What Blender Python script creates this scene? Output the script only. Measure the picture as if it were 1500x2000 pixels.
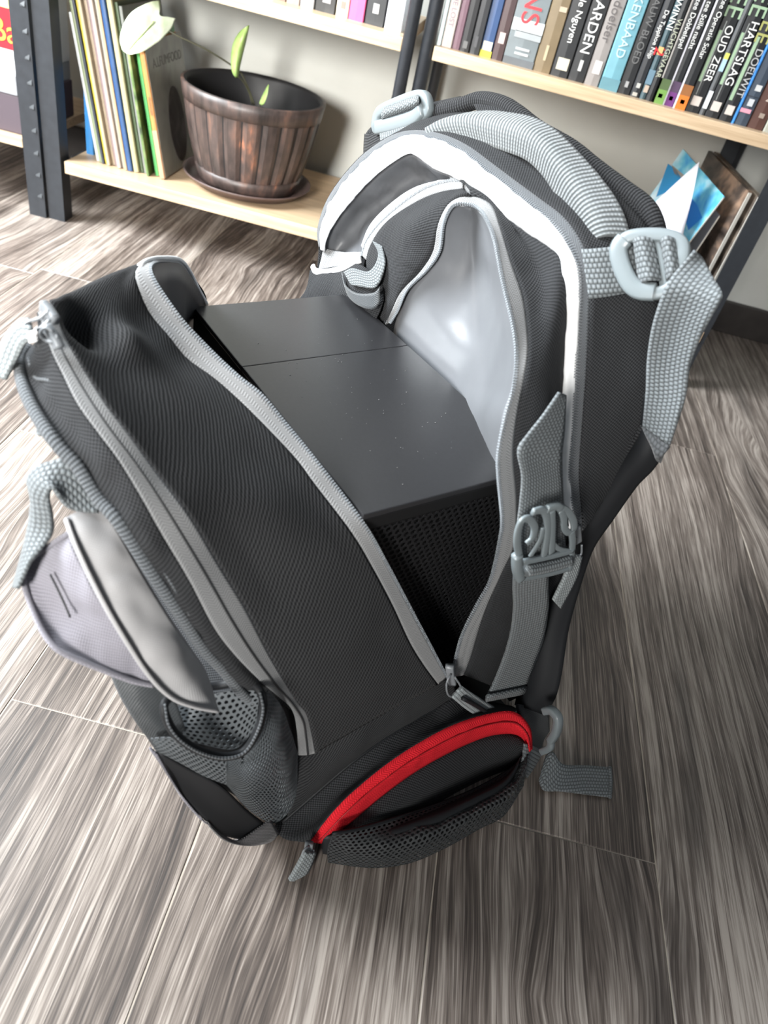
import bpy, bmesh, math, random
from mathutils import Vector, Matrix, noise
random.seed(7)
for o in list(bpy.data.objects): bpy.data.objects.remove(o, do_unlink=True)
SC = bpy.context.scene
COL = SC.collection

# ------------------------------------------------------------------ camera
FPX, CX, CY, CAMH = 1450.0, 750.0, 1000.0, 0.75
PITCH, ROLL = math.radians(39.324), math.radians(14.963)
CAM = Vector((0, 0, CAMH))
FW = Vector((0, math.cos(PITCH), -math.sin(PITCH)))
UP0 = Vector((0, math.sin(PITCH), math.cos(PITCH)))
RT = math.cos(ROLL) * Vector((1, 0, 0)) + math.sin(ROLL) * UP0
UP = -math.sin(ROLL) * Vector((1, 0, 0)) + math.cos(ROLL) * UP0
cd = bpy.data.cameras.new('camera')
cam = bpy.data.objects.new('camera', cd)
COL.objects.link(cam)
cam.matrix_world = Matrix(((RT.x, UP.x, -FW.x, 0), (RT.y, UP.y, -FW.y, 0), (RT.z, UP.z, -FW.z, CAMH), (0, 0, 0, 1)))
cd.sensor_fit = 'VERTICAL'
cd.sensor_height = 36.0
cd.sensor_width = 27.0
cd.lens = FPX / 2000.0 * 36.0
cd.clip_start = 0.02
cd.dof.use_dof = True
cd.dof.focus_distance = 0.86
cd.dof.aperture_fstop = 6.3
SC.camera = cam

# ------------------------------------------------------------------ light
SC.view_settings.view_transform = 'Standard'
SC.view_settings.look = 'None'
SC.view_settings.gamma = 1.0
SC.view_settings.use_curve_mapping = False
SC.view_settings.exposure = 0.0
W = bpy.data.worlds.new('room_light')
SC.world = W
W.use_nodes = True
W.node_tree.nodes['Background'].inputs[0].default_value = (0.86, 0.93, 1.0, 1)
W.node_tree.nodes['Background'].inputs[1].default_value = 0.18


def area_light(name, loc, target, sx, sy, power, col):
    l = bpy.data.lights.new(name, 'AREA')
    l.shape = 'RECTANGLE'
    l.size = sx
    l.size_y = sy
    l.energy = power
    l.color = col
    o = bpy.data.objects.new(name, l)
    COL.objects.link(o)
    o.location = loc
    o.rotation_euler = (Vector(target) - Vector(loc)).to_track_quat('-Z', 'Y').to_euler()
    return o


area_light('window_daylight', (-2.0, 0.78, 1.55), (0.3, 0.70, 0.10), 1.1, 1.2, 240, (0.92, 0.97, 1.0))
gd = area_light('garden_door_daylight', (-0.85, -2.2, 1.30), (-0.60, 2.0, 0.35), 0.7, 0.9, 24, (1.0, 0.98, 0.94))
gd.data.spread = math.radians(48)

# ------------------------------------------------------------------ pixel frame -> place
UA = Vector((math.cos(math.radians(132.3)), math.sin(math.radians(132.3)), 0))   # bag width axis
VA = Vector((math.cos(math.radians(42.3)), math.sin(math.radians(42.3)), 0))     # bag depth axis
ZA = Vector((0, 0, 1))
YA = Vector((0, 1, 0))
XA = Vector((1, 0, 0))


def ray(x, y): return RT * (x - CX) - UP * (y - CY) + FW * FPX


def hit(x, y, n, c):
    r = ray(x, y)
    return CAM + r * ((c - CAM.dot(n)) / r.dot(n))


def A(p):
    """(x,y,u) | (x,y,d,'v'|'z'|'Y') | Vector -> point"""
    if isinstance(p, Vector): return p
    if len(p) == 3: return hit(p[0], p[1], UA, p[2])
    return hit(p[0], p[1], {'u': UA, 'v': VA, 'z': ZA, 'Y': YA, 'X': XA}[p[3]], p[2])


def B(u, v, z): return UA * u + VA * v + ZA * z


def plane3(a, b, c):
    n = (b - a).cross(c - a).normalized()
    return n, a.dot(n)


# ------------------------------------------------------------------ node helpers
def new_mat(name):
    m = bpy.data.materials.new(name)
    m.use_nodes = True
    nt = m.node_tree
    b = nt.nodes['Principled BSDF']
    return m, nt, b


class N:
    def __init__(s, nt): s.nt = nt

    def node(s, t, **k):
        n = s.nt.nodes.new(t)
        for a, v in k.items(): setattr(n, a, v)
        return n

    def put(s, sock, v):
        if isinstance(v, (int, float)): sock.default_value = v
        elif isinstance(v, (tuple, list)): sock.default_value = v
        else: s.nt.links.new(v, sock)

    def m(s, op, a, b=0.0, c=0.0):
        n = s.node('ShaderNodeMath', operation=op)
        s.put(n.inputs[0], a); s.put(n.inputs[1], b); s.put(n.inputs[2], c)
        return n.outputs[0]

    def mix(s, f, a, b):
        n = s.node('ShaderNodeMix', data_type='RGBA')
        s.put(n.inputs[0], f); s.put(n.inputs[6], a); s.put(n.inputs[7], b)
        return n.outputs[2]

    def uv(s):
        n = s.node('ShaderNodeUVMap')
        sp = s.node('ShaderNodeSeparateXYZ')
        s.nt.links.new(n.outputs[0], sp.inputs[0])
        return n.outputs[0], sp.outputs[0], sp.outputs[1]

    def noise(s, vec, scale, detail=3.0, rough=0.55, dist=0.0):
        n = s.node('ShaderNodeTexNoise')
        if vec is not None: s.put(n.inputs['Vector'], vec)
        n.inputs['Scale'].default_value = scale
        n.inputs['Detail'].default_value = detail
        n.inputs['Roughness'].default_value = rough
        n.inputs['Distortion'].default_value = dist
        return n.outputs[0]

    def ramp(s, f, stops):
        n = s.node('ShaderNodeValToRGB')
        s.put(n.inputs[0], f)
        e = n.color_ramp.elements
        while len(e) < len(stops): e.new(0.5)
        for i, (p, c) in enumerate(stops):
            e[i].position = p
            e[i].color = (c[0], c[1], c[2], 1) if not isinstance(c, float) else (c, c, c, 1)
        return n.outputs[0]

    def obj(s):
        n = s.node('ShaderNodeTexCoord')
        return n.outputs['Object']

    def scale(s, vec, sc, off=None):
        n = s.node('ShaderNodeMapping')
        s.put(n.inputs[0], vec)
        n.inputs['Scale'].default_value = sc
        if off is not None: s.put(n.inputs['Location'], off)
        return n.outputs[0]

    def bump(s, h, strength, dist, bsdf):
        n = s.node('ShaderNodeBump')
        s.put(n.inputs['Height'], h)
        n.inputs['Strength'].default_value = strength
        n.inputs['Distance'].default_value = dist
        s.nt.links.new(n.outputs[0], bsdf.inputs['Normal'])


def plain(name, col, rough=0.6, spec=0.4, metal=0.0, var=0.0, vs=30.0, bumpd=0.0):
    m, nt, b = new_mat(name)
    g = N(nt)
    b.inputs['Roughness'].default_value = rough
    b.inputs['Specular IOR Level'].default_value = spec
    b.inputs['Metallic'].default_value = metal
    if var or bumpd:
        f = g.noise(g.obj(), vs, 4.0)
        c2 = tuple(min(1, c * (1 - var)) for c in col)
        c3 = tuple(min(1, c * (1 + var)) for c in col)
        nt.links.new(g.ramp(f, [(0.3, c2), (0.7, c3)]), b.inputs['Base Color'])
        if bumpd: g.bump(f, 0.5, bumpd, b)
    else:
        b.inputs['Base Color'].default_value = (*col, 1)
    return m


def weave(name, dark, light, pu=0.0018, pv=0.0018, kind='plain', rough=0.85, bd=0.0005, spec=0.25, sheen=0.15, bs=0.8):
    """cloth: threads as fine relief in UV metres"""
    m, nt, b = new_mat(name)
    g = N(nt)
    uvv, u, v = g.uv()
    wob = g.noise(uvv, 60.0, 2.0)
    uu = g.m('ADD', g.m('MULTIPLY', u, 2 * math.pi / pu), g.m('MULTIPLY', wob, 2.5))
    vv = g.m('ADD', g.m('MULTIPLY', v, 2 * math.pi / pv), g.m('MULTIPLY', wob, 2.5))
    if kind == 'plain':
        h = g.m('MULTIPLY', g.m('SINE', uu), g.m('SINE', vv))
        h = g.m('ADD', g.m('MULTIPLY', h, 0.5), 0.5)
    elif kind == 'twill':
        h = g.m('MULTIPLY', g.m('ADD', g.m('SINE', g.m('ADD', uu, vv)), g.m('MULTIPLY', g.m('SINE', g.m('MULTIPLY', vv, 2.0)), 0.5)), 0.33)
        h = g.m('ADD', h, 0.5)
    elif kind == 'rib':
        h = g.m('ADD', g.m('MULTIPLY', g.m('SINE', uu), 0.5), 0.5)
        h2 = g.m('ADD', g.m('MULTIPLY', g.m('SINE', vv), 0.15), 0.85)
        h = g.m('MULTIPLY', h, h2)
    elif kind == 'herring':
        tri = g.m('PINGPONG', v, 0.0045)
        h = g.m('ADD', g.m('MULTIPLY', g.m('SINE', g.m('ADD', uu, g.m('MULTIPLY', tri, 2 * math.pi / pv))), 0.5), 0.5)
    elif kind == 'webbing':
        sg = g.m('SINE', g.m('MULTIPLY', vv, 0.5))
        sh = g.m('MULTIPLY', g.m('SIGN', sg), 1.57)
        a = g.m('ABSOLUTE', g.m('SINE', g.m('ADD', g.m('MULTIPLY', uu, 0.5), g.m('MULTIPLY', sh, 0.5))))
        c = g.m('ABSOLUTE', sg)
        h = g.m('MULTIPLY', g.m('POWER', a, 0.6), g.m('POWER', c, 0.6))
    else:
        h = g.noise(uvv, 900.0, 2.0)
    big = g.noise(uvv, 9.0, 3.0)
    c = g.mix(h, (*dark, 1), (*light, 1))
    c = g.mix(g.m('MULTIPLY', big, 0.35), c, (*[d * 0.6 + l * 0.15 for d, l in zip(dark, light)], 1))
    nt.links.new(c, b.inputs['Base Color'])
    b.inputs['Roughness'].default_value = rough
    b.inputs['Specular IOR Level'].default_value = spec
    b.inputs['Sheen Weight'].default_value = sheen
    b.inputs['Sheen Roughness'].default_value = 0.5
    g.bump(h, bs, bd, b)
    return m


# ------------------------------------------------------------------ mesh helpers
class Thing:
    def __init__(s, name, loc, label, cat, group=None):
        s.loc = Vector(loc)
        s.o = bpy.data.objects.new(name, None)
        s.o.empty_display_size = 0.05
        s.o.location = s.loc
        COL.objects.link(s.o)
        tag(s.o, label, cat, group)


def tag(o, label=None, cat=None, group=None, kind=None):
    if label: o['label'] = label
    if cat: o['category'] = cat
    if group: o['group'] = group
    if kind: o['kind'] = kind
    return o


def link(name, me, mat, parent=None, thing=None, smooth=True, loc=None):
    """parent: Object; thing: Thing whose origin the coordinates are shifted to"""
    if thing is not None:
        me.transform(Matrix.Translation(-thing.loc))
    elif loc is not None:
        me.transform(Matrix.Translation(-Vector(loc)))
    if mat is not None: me.materials.append(mat)
    if smooth: me.polygons.foreach_set('use_smooth', [True] * len(me.polygons))
    me.update()
    o = bpy.data.objects.new(name, me)
    COL.objects.link(o)
    if thing is not None: o.parent = parent or thing.o
    elif parent is not None: o.parent = parent
    if thing is None and loc is not None: o.location = loc
    return o


def me_from(verts, faces, uvs=None, name='m'):
    me = bpy.data.meshes.new(name)
    me.from_pydata([tuple(v) for v in verts], [], faces)
    if uvs is not None:
        l = me.uv_layers.new(name='UVMap')
        for i, lp in enumerate(me.loops): l.data[i].uv = uvs[lp.vertex_index]
    return me


def catmull(pts, n, closed=False):
    """n points, even spacing along a Catmull-Rom curve"""
    P = [Vector(p) for p in pts]
    if len(P) == 2 and not closed:
        return [P[0].lerp(P[1], i / (n - 1)) for i in range(n)]
    L = len(P)
    dense = []
    segs = L if closed else L - 1
    for i in range(segs):
        if closed:
            a, b, c, d = P[(i - 1) % L], P[i], P[(i + 1) % L], P[(i + 2) % L]
        else:
            b, c = P[i], P[i + 1]
            a = P[i - 1] if i > 0 else b * 2 - c
            d = P[i + 2] if i + 2 < L else c * 2 - b
        for k in range(12):
            t = k / 12
            dense.append(0.5 * ((2 * b) + (c - a) * t + (2 * a - 5 * b + 4 * c - d) * t * t + (3 * b - a - 3 * c + d) * t ** 3))
    dense.append(P[0].copy() if closed else P[-1].copy())
    acc = [0.0]
    for i in range(1, len(dense)): acc.append(acc[-1] + (dense[i] - dense[i - 1]).length)
    out = []
    j = 0
    cnt = n if not closed else n + 1
    for i in range(cnt):
        t = acc[-1] * i / (cnt - 1)
        while j < len(acc) - 2 and acc[j + 1] < t: j += 1
        d = acc[j + 1] - acc[j]
        out.append(dense[j].lerp(dense[j + 1], 0 if d == 0 else (t - acc[j]) / d))
    return out[:-1] if closed else out


def pts(L): return [A(p) for p in L]


def grid(rows, n, m):
    R = [catmull(pts(r), n) for r in rows]
    cols = [catmull([r[i] for r in R], m) if len(R) > 2 else [R[0][i].lerp(R[1][i], j / (m - 1)) for j in range(m)] for i in range(n)]
    return [[cols[i][j] for i in range(n)] for j in range(m)]      # [m][n]


def grid_normals(G):
    m, n = len(G), len(G[0])
    out = []
    for j in range(m):
        r = []
        for i in range(n):
            a = G[j][min(i + 1, n - 1)] - G[j][max(i - 1, 0)]
            b = G[min(j + 1, m - 1)][i] - G[max(j - 1, 0)][i]
            c = a.cross(b)
            r.append(c.normalized() if c.length > 1e-12 else Vector((0, 0, 1)))
        out.append(r)
    return out


def wrinkle(G, amp, sc, edge=True):
    Nn = grid_normals(G)
    m, n = len(G), len(G[0])
    for j in range(m):
        for i in range(n):
            f = 1.0
            if edge: f = min(1, 4 * min(j, m - 1 - j) / max(1, m - 1)) * min(1, 8 * min(i, n - 1 - i) / max(1, n - 1) + 0.2)
            p = G[j][i]
            d = noise.noise(p * sc) + 0.5 * noise.noise(p * sc * 2.3)
            G[j][i] = p + Nn[j][i] * d * amp * f
    return G


def grid_mesh(G, thick=0.0012, flip=False):
    """double-skinned sheet with rim, UV in metres"""
    m, n = len(G), len(G[0])
    Nn = grid_normals(G)
    U = [[0.0] * n for _ in range(m)]
    V = [[0.0] * n for _ in range(m)]
    for j in range(m):
        for i in range(1, n): U[j][i] = U[j][i - 1] + (G[j][i] - G[j][i - 1]).length
    for i in range(n):
        for j in range(1, m): V[j][i] = V[j - 1][i] + (G[j][i] - G[j - 1][i]).length
    mid = m // 2
    verts, uvs, faces = [], [], []
    for s in (0.5, -0.5):
        for j in range(m):
            for i in range(n):
                verts.append(G[j][i] + Nn[j][i] * thick * s)
                uvs.append((U[mid][i], V[j][i]))
    K = m * n
    for j in range(m - 1):
        for i in range(n - 1):
            a, b, c, d = j * n + i, j * n + i + 1, (j + 1) * n + i + 1, (j + 1) * n + i
            faces.append((a, b, c, d))
            faces.append((a + K, d + K, c + K, b + K))
    for i in range(n - 1):
        a, b = i, i + 1
        faces.append((a, a + K, b + K, b))
        a, b = (m - 1) * n + i, (m - 1) * n + i + 1
        faces.append((a, b, b + K, a + K))
    for j in range(m - 1):
        a, b = j * n, (j + 1) * n
        faces.append((a, b, b + K, a + K))
        a, b = j * n + n - 1, (j + 1) * n + n - 1
        faces.append((a, a + K, b + K, b))
    return me_from(verts, faces, uvs)


def surf(name, rows, mat, thing, parent=None, n=48, m=12, thick=0.0014, wr=0.0, ws=25.0, edge=True):
    G = grid(rows, n, m)
    if wr: wrinkle(G, wr, ws, edge)
    return link(name, grid_mesh(G, thick), mat, parent, thing)


def strap(name, a, b, mat, thing, parent=None, n=36, m=6, thick=0.0018, bow=0.0):
    G = grid([a, b], n, m)
    if bow:
        Nn = grid_normals(G)
        for j in range(m):
            s = math.sin(math.pi * j / (m - 1))
            for i in range(n): G[j][i] = G[j][i] + Nn[j][i] * bow * s
    return link(name, grid_mesh(G, thick), mat, parent, thing)


def frames(path, closed=False, upv=None):
    n = len(path)
    T = []
    for i in range(n):
        a = path[(i + 1) % n] if closed else path[min(i + 1, n - 1)]
        b = path[(i - 1) % n] if closed else path[max(i - 1, 0)]
        T.append((a - b).normalized())
    up = upv or (Vector((0, 0, 1)) if abs(T[0].z) < 0.9 else Vector((1, 0, 0)))
    nrm = (up - T[0] * up.dot(T[0])).normalized()
    F = []
    for i in range(n):
        nrm = (nrm - T[i] * nrm.dot(T[i])).normalized()
        F.append((T[i], nrm, T[i].cross(nrm)))
    return F


def tube_data(path, r, seg=8, closed=False, ry=None, upv=None, square=False, taper=None):
    F = frames(path, closed, upv)
    ry = ry or r
    verts, faces, uvs = [], [], []
    n = len(path)
    acc = 0
    for i in range(n):
        if i: acc += (path[i] - path[i - 1]).length
        t, a, b = F[i]
        k = taper[i] if taper else 1.0
        for s in range(seg):
            an = 2 * math.pi * s / seg + (math.pi / seg if square else 0)
            ca, sa = math.cos(an), math.sin(an)
            if square:
                ca = math.copysign(abs(ca) ** 0.4, ca); sa = math.copysign(abs(sa) ** 0.4, sa)
            verts.append(path[i] + a * ca * r * k + b * sa * ry * k)
            uvs.append((acc, an * r))
    for i in range(n if closed else n - 1):
        for s in range(seg):
            j = (i + 1) % n
            faces.append((i * seg + s, i * seg + (s + 1) % seg, j * seg + (s + 1) % seg, j * seg + s))
    if not closed:
        faces.append(tuple(range(seg - 1, -1, -1)))
        faces.append(tuple((n - 1) * seg + s for s in range(seg)))
    return verts, faces, uvs


def tube(name, P, r, mat, thing, parent=None, n=40, seg=8, closed=False, ry=None, upv=None, square=False, taper=None):
    path = catmull(pts(P), n, closed)
    v, f, u = tube_data(path, r, seg, closed, ry, upv, square, taper)
    return link(name, me_from(v, f, u), mat, parent, thing)


def multi(name, parts, mat, thing, parent=None):
    """several (verts, faces, uvs) pieces of ONE part"""
    V, F, U = [], [], []
    for v, f, u in parts:
        k = len(V)
        V += v; U += u
        F += [tuple(i + k for i in q) for q in f]
    return link(name, me_from(V, F, U), mat, parent, thing)


def box_data(c, ax, ay, az, sx, sy, sz):
    v = []
    for x in (-1, 1):
        for y in (-1, 1):
            for z in (-1, 1):
                v.append(c + ax * (x * sx / 2) + ay * (y * sy / 2) + az * (z * sz / 2))
    f = [(0, 1, 3, 2), (4, 6, 7, 5), (0, 4, 5, 1), (2, 3, 7, 6), (0, 2, 6, 4), (1, 5, 7, 3)]
    return v, f, [(0, 0)] * 8


def bbox_mesh(x0, x1, y0, y1, z0, z1, bev=0.0, seg=2):
    bm = bmesh.new()
    bmesh.ops.create_cube(bm, size=1.0)
    for v in bm.verts:
        v.co = Vector(((x0 + x1) / 2 + v.co.x * (x1 - x0), (y0 + y1) / 2 + v.co.y * (y1 - y0), (z0 + z1) / 2 + v.co.z * (z1 - z0)))
    if bev: bmesh.ops.bevel(bm, geom=bm.edges[:], offset=bev, segments=seg, affect='EDGES', profile=0.6)
    me = bpy.data.meshes.new('b')
    bm.to_mesh(me)
    bm.free()
    return me


def prism(loop, d, name='p'):
    """closed loop of points extruded by vector d"""
    n = len(loop)
    v = list(loop) + [p + d for p in loop]
    f = [tuple(range(n - 1, -1, -1)), tuple(range(n, 2 * n))]
    for i in range(n): f.append((i, (i + 1) % n, (i + 1) % n + n, i + n))
    return me_from(v, f, None, name)


def lathe(prof, c, seg=48, amp=None):
    v, f = [], []
    n = len(prof)
    for s in range(seg):
        a = 2 * math.pi * s / seg
        for k, (r, z) in enumerate(prof):
            rr = r * (1 + (amp(a, k, z) if amp else 0))
            v.append(Vector((c[0] + rr * math.cos(a), c[1] + rr * math.sin(a), c[2] + z)))
    for s in range(seg):
        for k in range(n - 1):
            f.append((s * n + k, ((s + 1) % seg) * n + k, ((s + 1) % seg) * n + k + 1, s * n + k + 1))
    return me_from(v, f)


def net(name, rows, mat, thing, parent=None, cell=0.0048, n=60, m=30, inset=0.0008, thick=0.0008, wr=0.0, ws=30, lx=None, ly=None):
    """honeycomb netting laid over a lofted sheet: every hole is real"""
    G = grid(rows, n, m)
    if wr: wrinkle(G, wr, ws)
    lx = lx or sum((G[m // 2][i + 1] - G[m // 2][i]).length for i in range(n - 1))
    ly = ly or sum((G[j + 1][n // 2] - G[j][n // 2]).length for j in range(m - 1))
    dx, dy = cell, cell * 0.866
    r = cell / math.sqrt(3)
    Nn = grid_normals(G)

    def at(a, b):
        x, y = min(max(a, 0), 1) * (n - 1), min(max(b, 0), 1) * (m - 1)
        i, j = min(int(x), n - 2), min(int(y), m - 2)
        fx, fy = x - i, y - j
        p = G[j][i].lerp(G[j][i + 1], fx).lerp(G[j + 1][i].lerp(G[j + 1][i + 1], fx), fy)
        return p, Nn[j][i]
    V, F = [], []
    k = inset / (cell * 0.5)
    for q in range(int(ly / dy) + 2):
        for p in range(int(lx / dx) + 2):
            cx, cy = (p + 0.5 * (q % 2)) * dx, q * dy
            h = [at((cx + r * math.cos(math.pi / 6 + t * math.pi / 3)) / lx, (cy + r * math.sin(math.pi / 6 + t * math.pi / 3)) / ly) for t in range(6)]
            c = sum((w[0] for w in h), Vector()) / 6
            if max((w[0] - c).length for w in h) < cell * 0.3: continue
            o = len(V)
            for sgn in (0.5, -0.5):
                V += [w[0] + w[1] * thick * sgn for w in h]
                V += [w[0].lerp(c, k) + w[1] * thick * sgn for w in h]
            for t in range(6):
                e = (t + 1) % 6
                F.append((o + t, o + e, o + 6 + e, o + 6 + t))
                F.append((o + 12 + t, o + 18 + t, o + 18 + e, o + 12 + e))
                F.append((o + 6 + t, o + 6 + e, o + 18 + e, o + 18 + t))
    return link(name, me_from(V, F), mat, parent, thing, smooth=False)


def zipper(tooth, outer, thing, tape_mat, teeth_mat, n=90, parent=None, tname='zipper_tape', pitch=0.0024, size=0.0026, wr=0.0):
    """tape sheet between tooth line and outer edge, plus a row of teeth as its sub-part"""
    G = grid([tooth, outer], n, 6)
    if wr: wrinkle(G, wr, 40, False)
    tape = link(tname, grid_mesh(G, 0.0012), tape_mat, parent, thing)
    T0 = G[0]
    T1 = G[1]
    L = sum((T0[i + 1] - T0[i]).length for i in range(n - 1))
    cnt = max(4, int(L / pitch))
    a = catmull(T0, cnt)
    b = catmull(T1, cnt)
    parts = []
    for i in range(cnt):
        t = (a[min(i + 1, cnt - 1)] - a[max(i - 1, 0)]).normalized()
        s = (b[i] - a[i])
        s = (s - t * s.dot(t)).normalized()
        w = t.cross(s)
        parts.append(box_data(a[i] + s * 0.0002, t, s, w, pitch * 0.58, size, 0.0026))
    te = multi('zipper_teeth', parts, teeth_mat, thing, tape)
    te.data.polygons.foreach_set('use_smooth', [False] * len(te.data.polygons))
    tag(te, kind='stuff')
    return tape


def text_mesh(s, size, depth=0.0004):
    c = bpy.data.curves.new('t', 'FONT')
    c.body = s
    c.size = size
    c.extrude = depth
    c.align_x = 'LEFT'
    o = bpy.data.objects.new('t', c)
    COL.objects.link(o)
    bpy.context.view_layer.update()
    dg = bpy.context.evaluated_depsgraph_get()
    me = bpy.data.meshes.new_from_object(o.evaluated_get(dg))
    bpy.data.objects.remove(o)
    bpy.data.curves.remove(c)
    return me


# ================================================================== SETTING
def wood_floor():
    m, nt, b = new_mat('laminate_wood')
    g = N(nt)
    oc = g.obj()
    oi = g.node('ShaderNodeObjectInfo')
    cx = g.node('ShaderNodeCombineXYZ')
    g.put(cx.inputs[0], g.m('MULTIPLY', oi.outputs['Random'], 37.0))
    g.put(cx.inputs[1], g.m('MULTIPLY', oi.outputs['Random'], 91.0))
    add = g.node('ShaderNodeVectorMath', operation='ADD')
    nt.links.new(oc, add.inputs[0])
    nt.links.new(cx.outputs[0], add.inputs[1])
    p = add.outputs[0]
    # slow bending of the grain, stronger around knots
    bend = g.noise(g.scale(p, (6, 1.6, 1)), 1.0, 1.0, 0.5)
    swirl = g.noise(g.scale(p, (13, 4.0, 1)), 1.0, 1.0, 0.5)
    mask = g.ramp(g.noise(g.scale(p, (4.0, 1.3, 1)), 1.0, 0.0), [(0.52, 0.0), (0.66, 1.0)])
    off = g.node('ShaderNodeCombineXYZ')
    g.put(off.inputs[0], g.m('ADD', g.m('MULTIPLY', bend, 0.03), g.m('MULTIPLY', g.m('MULTIPLY', swirl, mask), 0.042)))
    add2 = g.node('ShaderNodeVectorMath', operation='ADD')
    nt.links.new(p, add2.inputs[0])
    nt.links.new(off.outputs[0], add2.inputs[1])
    q = add2.outputs[0]
    broad = g.noise(g.scale(q, (17, 1.0, 1)), 1.0, 1.0, 0.5)
    streak = g.noise(g.scale(q, (190, 2.6, 1)), 1.0, 2.0, 0.6)
    fine = g.noise(g.scale(q, (560, 14.0, 1)), 1.0, 2.0, 0.6)
    w = g.node('ShaderNodeTexWave', wave_type='BANDS', bands_direction='X', wave_profile='SAW')
    nt.links.new(g.scale(q, (1, 0.10, 1)), w.inputs['Vector'])
    w.inputs['Scale'].default_value = 16.0
    w.inputs['Distortion'].default_value = 5.0
    w.inputs['Detail'].default_value = 1.0
    w.inputs['Detail Scale'].default_value = 1.2
    s = g.m('ADD', g.m('MULTIPLY', broad, 0.46), g.m('MULTIPLY', streak, 0.44))
    s = g.m('ADD', s, g.m('MULTIPLY', fine, 0.50))
    s = g.m('ADD', s, g.m('MULTIPLY', w.outputs[1], 0.10))
    tone = g.m('MULTIPLY', g.m('SUBTRACT', oi.outputs['Random'], 0.5), 0.07)
    s = g.m('ADD', s, tone)
    c = g.ramp(s, [(0.53, (0.030, 0.0225, 0.019)), (0.66, (0.086, 0.067, 0.056)), (0.76, (0.185, 0.152, 0.130)), (0.89, (0.40, 0.350, 0.308))])
    # dark blotches / knots
    kn = g.noise(g.scale(q, (11, 2.6, 1)), 1.0, 1.0, 0.5)
    k = g.ramp(kn, [(0.62, 0.0), (0.76, 0.7)])
    c = g.mix(k, c, (0.022, 0.017, 0.015, 1))
    nt.links.new(c, b.inputs['Base Color'])
    b.inputs['Roughness'].default_value = 0.42
    nt.links.new(g.ramp(s, [(0.5, 0.52), (0.95, 0.36)]), b.inputs['Roughness'])
    b.inputs['Specular IOR Level'].default_value = 0.62
    g.bump(s, 0.4, 0.0007, b)
    return m


M_floor = wood_floor()
M_joint = plain('floor_joint', (0.42, 0.37, 0.31), 0.6)  # tan joint, painted pale for the light that plank bevels catch
M_wall = plain('painted_wall', (0.50, 0.505, 0.475), 0.85, 0.2, var=0.04, vs=8, bumpd=0.0004)
M_base = plain('dark_baseboard', (0.030, 0.026, 0.024), 0.5, 0.4, var=0.2)

fl = link('floor', bbox_mesh(-2.4, 2.0, -0.9, 2.09, -0.02, -0.0009), M_joint, smooth=False)
tag(fl, 'laminate floor of dark grey-brown wood planks', kind='structure')
WPL, LPL = 0.244, 1.38
start = {-1: 0.437, 1: 0.446, 2: 1.374, -4: 1.372, 0: 0.93, -2: 0.88, -3: 0.02, 3: 0.72, 4: 0.2, 5: 1.1}
pm = None
for k in range(-9, 8):
    x0 = -0.0975 + WPL * k
    y = start.get(k, random.uniform(0, LPL)) - 2 * LPL
    while y < 2.08:
        a, b2 = max(y, -0.9), min(y + LPL, 2.085)
        if b2 - a > 0.02:
            L = b2 - a
            me = bbox_mesh(-WPL / 2 + 0.0007, WPL / 2 - 0.0007, -L / 2 + 0.0006, L / 2 - 0.0006, -0.012, 0, 0.0009, 1)
            o = link('plank', me, M_floor, parent=fl, smooth=False)
            o.location = (x0 + WPL / 2, (a + b2) / 2, 0)
        y += LPL

wb = link('wall_back', bbox_mesh(-2.4, 2.0, 2.08, 2.16, -0.02, 2.3), M_wall, smooth=False)
tag(wb, 'plain light grey painted wall behind the shelves', kind='structure')
bb = link('baseboard_back', bbox_mesh(-2.4, 2.0, 2.062, 2.08, 0.0, 0.085, 0.003), M_base, smooth=False)
tag(bb, 'dark brown baseboard along the back wall', kind='structure')

# ================================================================== SHELVING
def oak():
    m, nt, b = new_mat('oak_board')
    g = N(nt)
    oc = g.obj()
    s = g.noise(g.scale(oc, (3.0, 70, 70)), 1.0, 4.0, 0.6, 0.4)
    t = g.noise(g.scale(oc, (14.0, 300, 300)), 1.0, 2.0)
    s = g.m('ADD', g.m('MULTIPLY', s, 0.75), g.m('MULTIPLY', t, 0.3))
    nt.links.new(g.ramp(s, [(0.35, (0.40, 0.28, 0.17)), (0.6, (0.55, 0.41, 0.27)), (0.8, (0.66, 0.52, 0.36))]), b.inputs['Base Color'])
    b.inputs['Roughness'].default_value = 0.34
    b.inputs['Specular IOR Level'].default_value = 0.5
    return m


M_oak = oak()
M_steel = plain('black_powder_steel', (0.022, 0.025, 0.030), 0.42, 0.5, var=0.15, vs=60)
M_slot = plain('slot_edge_steel', (0.06, 0.065, 0.07), 0.35, 0.5)


def lpost(th, x, y, ztop, sx, sy, w=0.04):
    """angle-iron post; sx, sy say which way its two flanges run"""
    t = 0.002
    loop = [(0, 0), (sx * w, 0), (sx * w, sy * t), (sx * t, sy * t), (sx * t, sy * w), (0, sy * w)]
    P = [Vector((x + a, y + b, 0.0)) for a, b in loop]
    return link('post', prism(P, Vector((0, 0, ztop))), M_steel, None, th, smooth=False)


def board(th, x0, x1, y0, y1, z0, z1):
    o = link('shelf_board', bbox_mesh(x0, x1, y0, y1, z0, z1, 0.0015), M_oak, None, th, smooth=False)
    return o


def rpost(th, x, y, ztop, r=0.0125):
    v, f, u = tube_data([Vector((x, y, 0)), Vector((x, y, ztop * 0.5)), Vector((x, y, ztop))], r, 20)
    return link('post', me_from(v, f, u), M_steel, None, th)


def rail(th, x0, x1, y0, y1, z):
    link('rail', bbox_mesh(x0, x1, y0, y1, z - 0.028, z, 0.001), M_steel, None, th, smooth=False)


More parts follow.
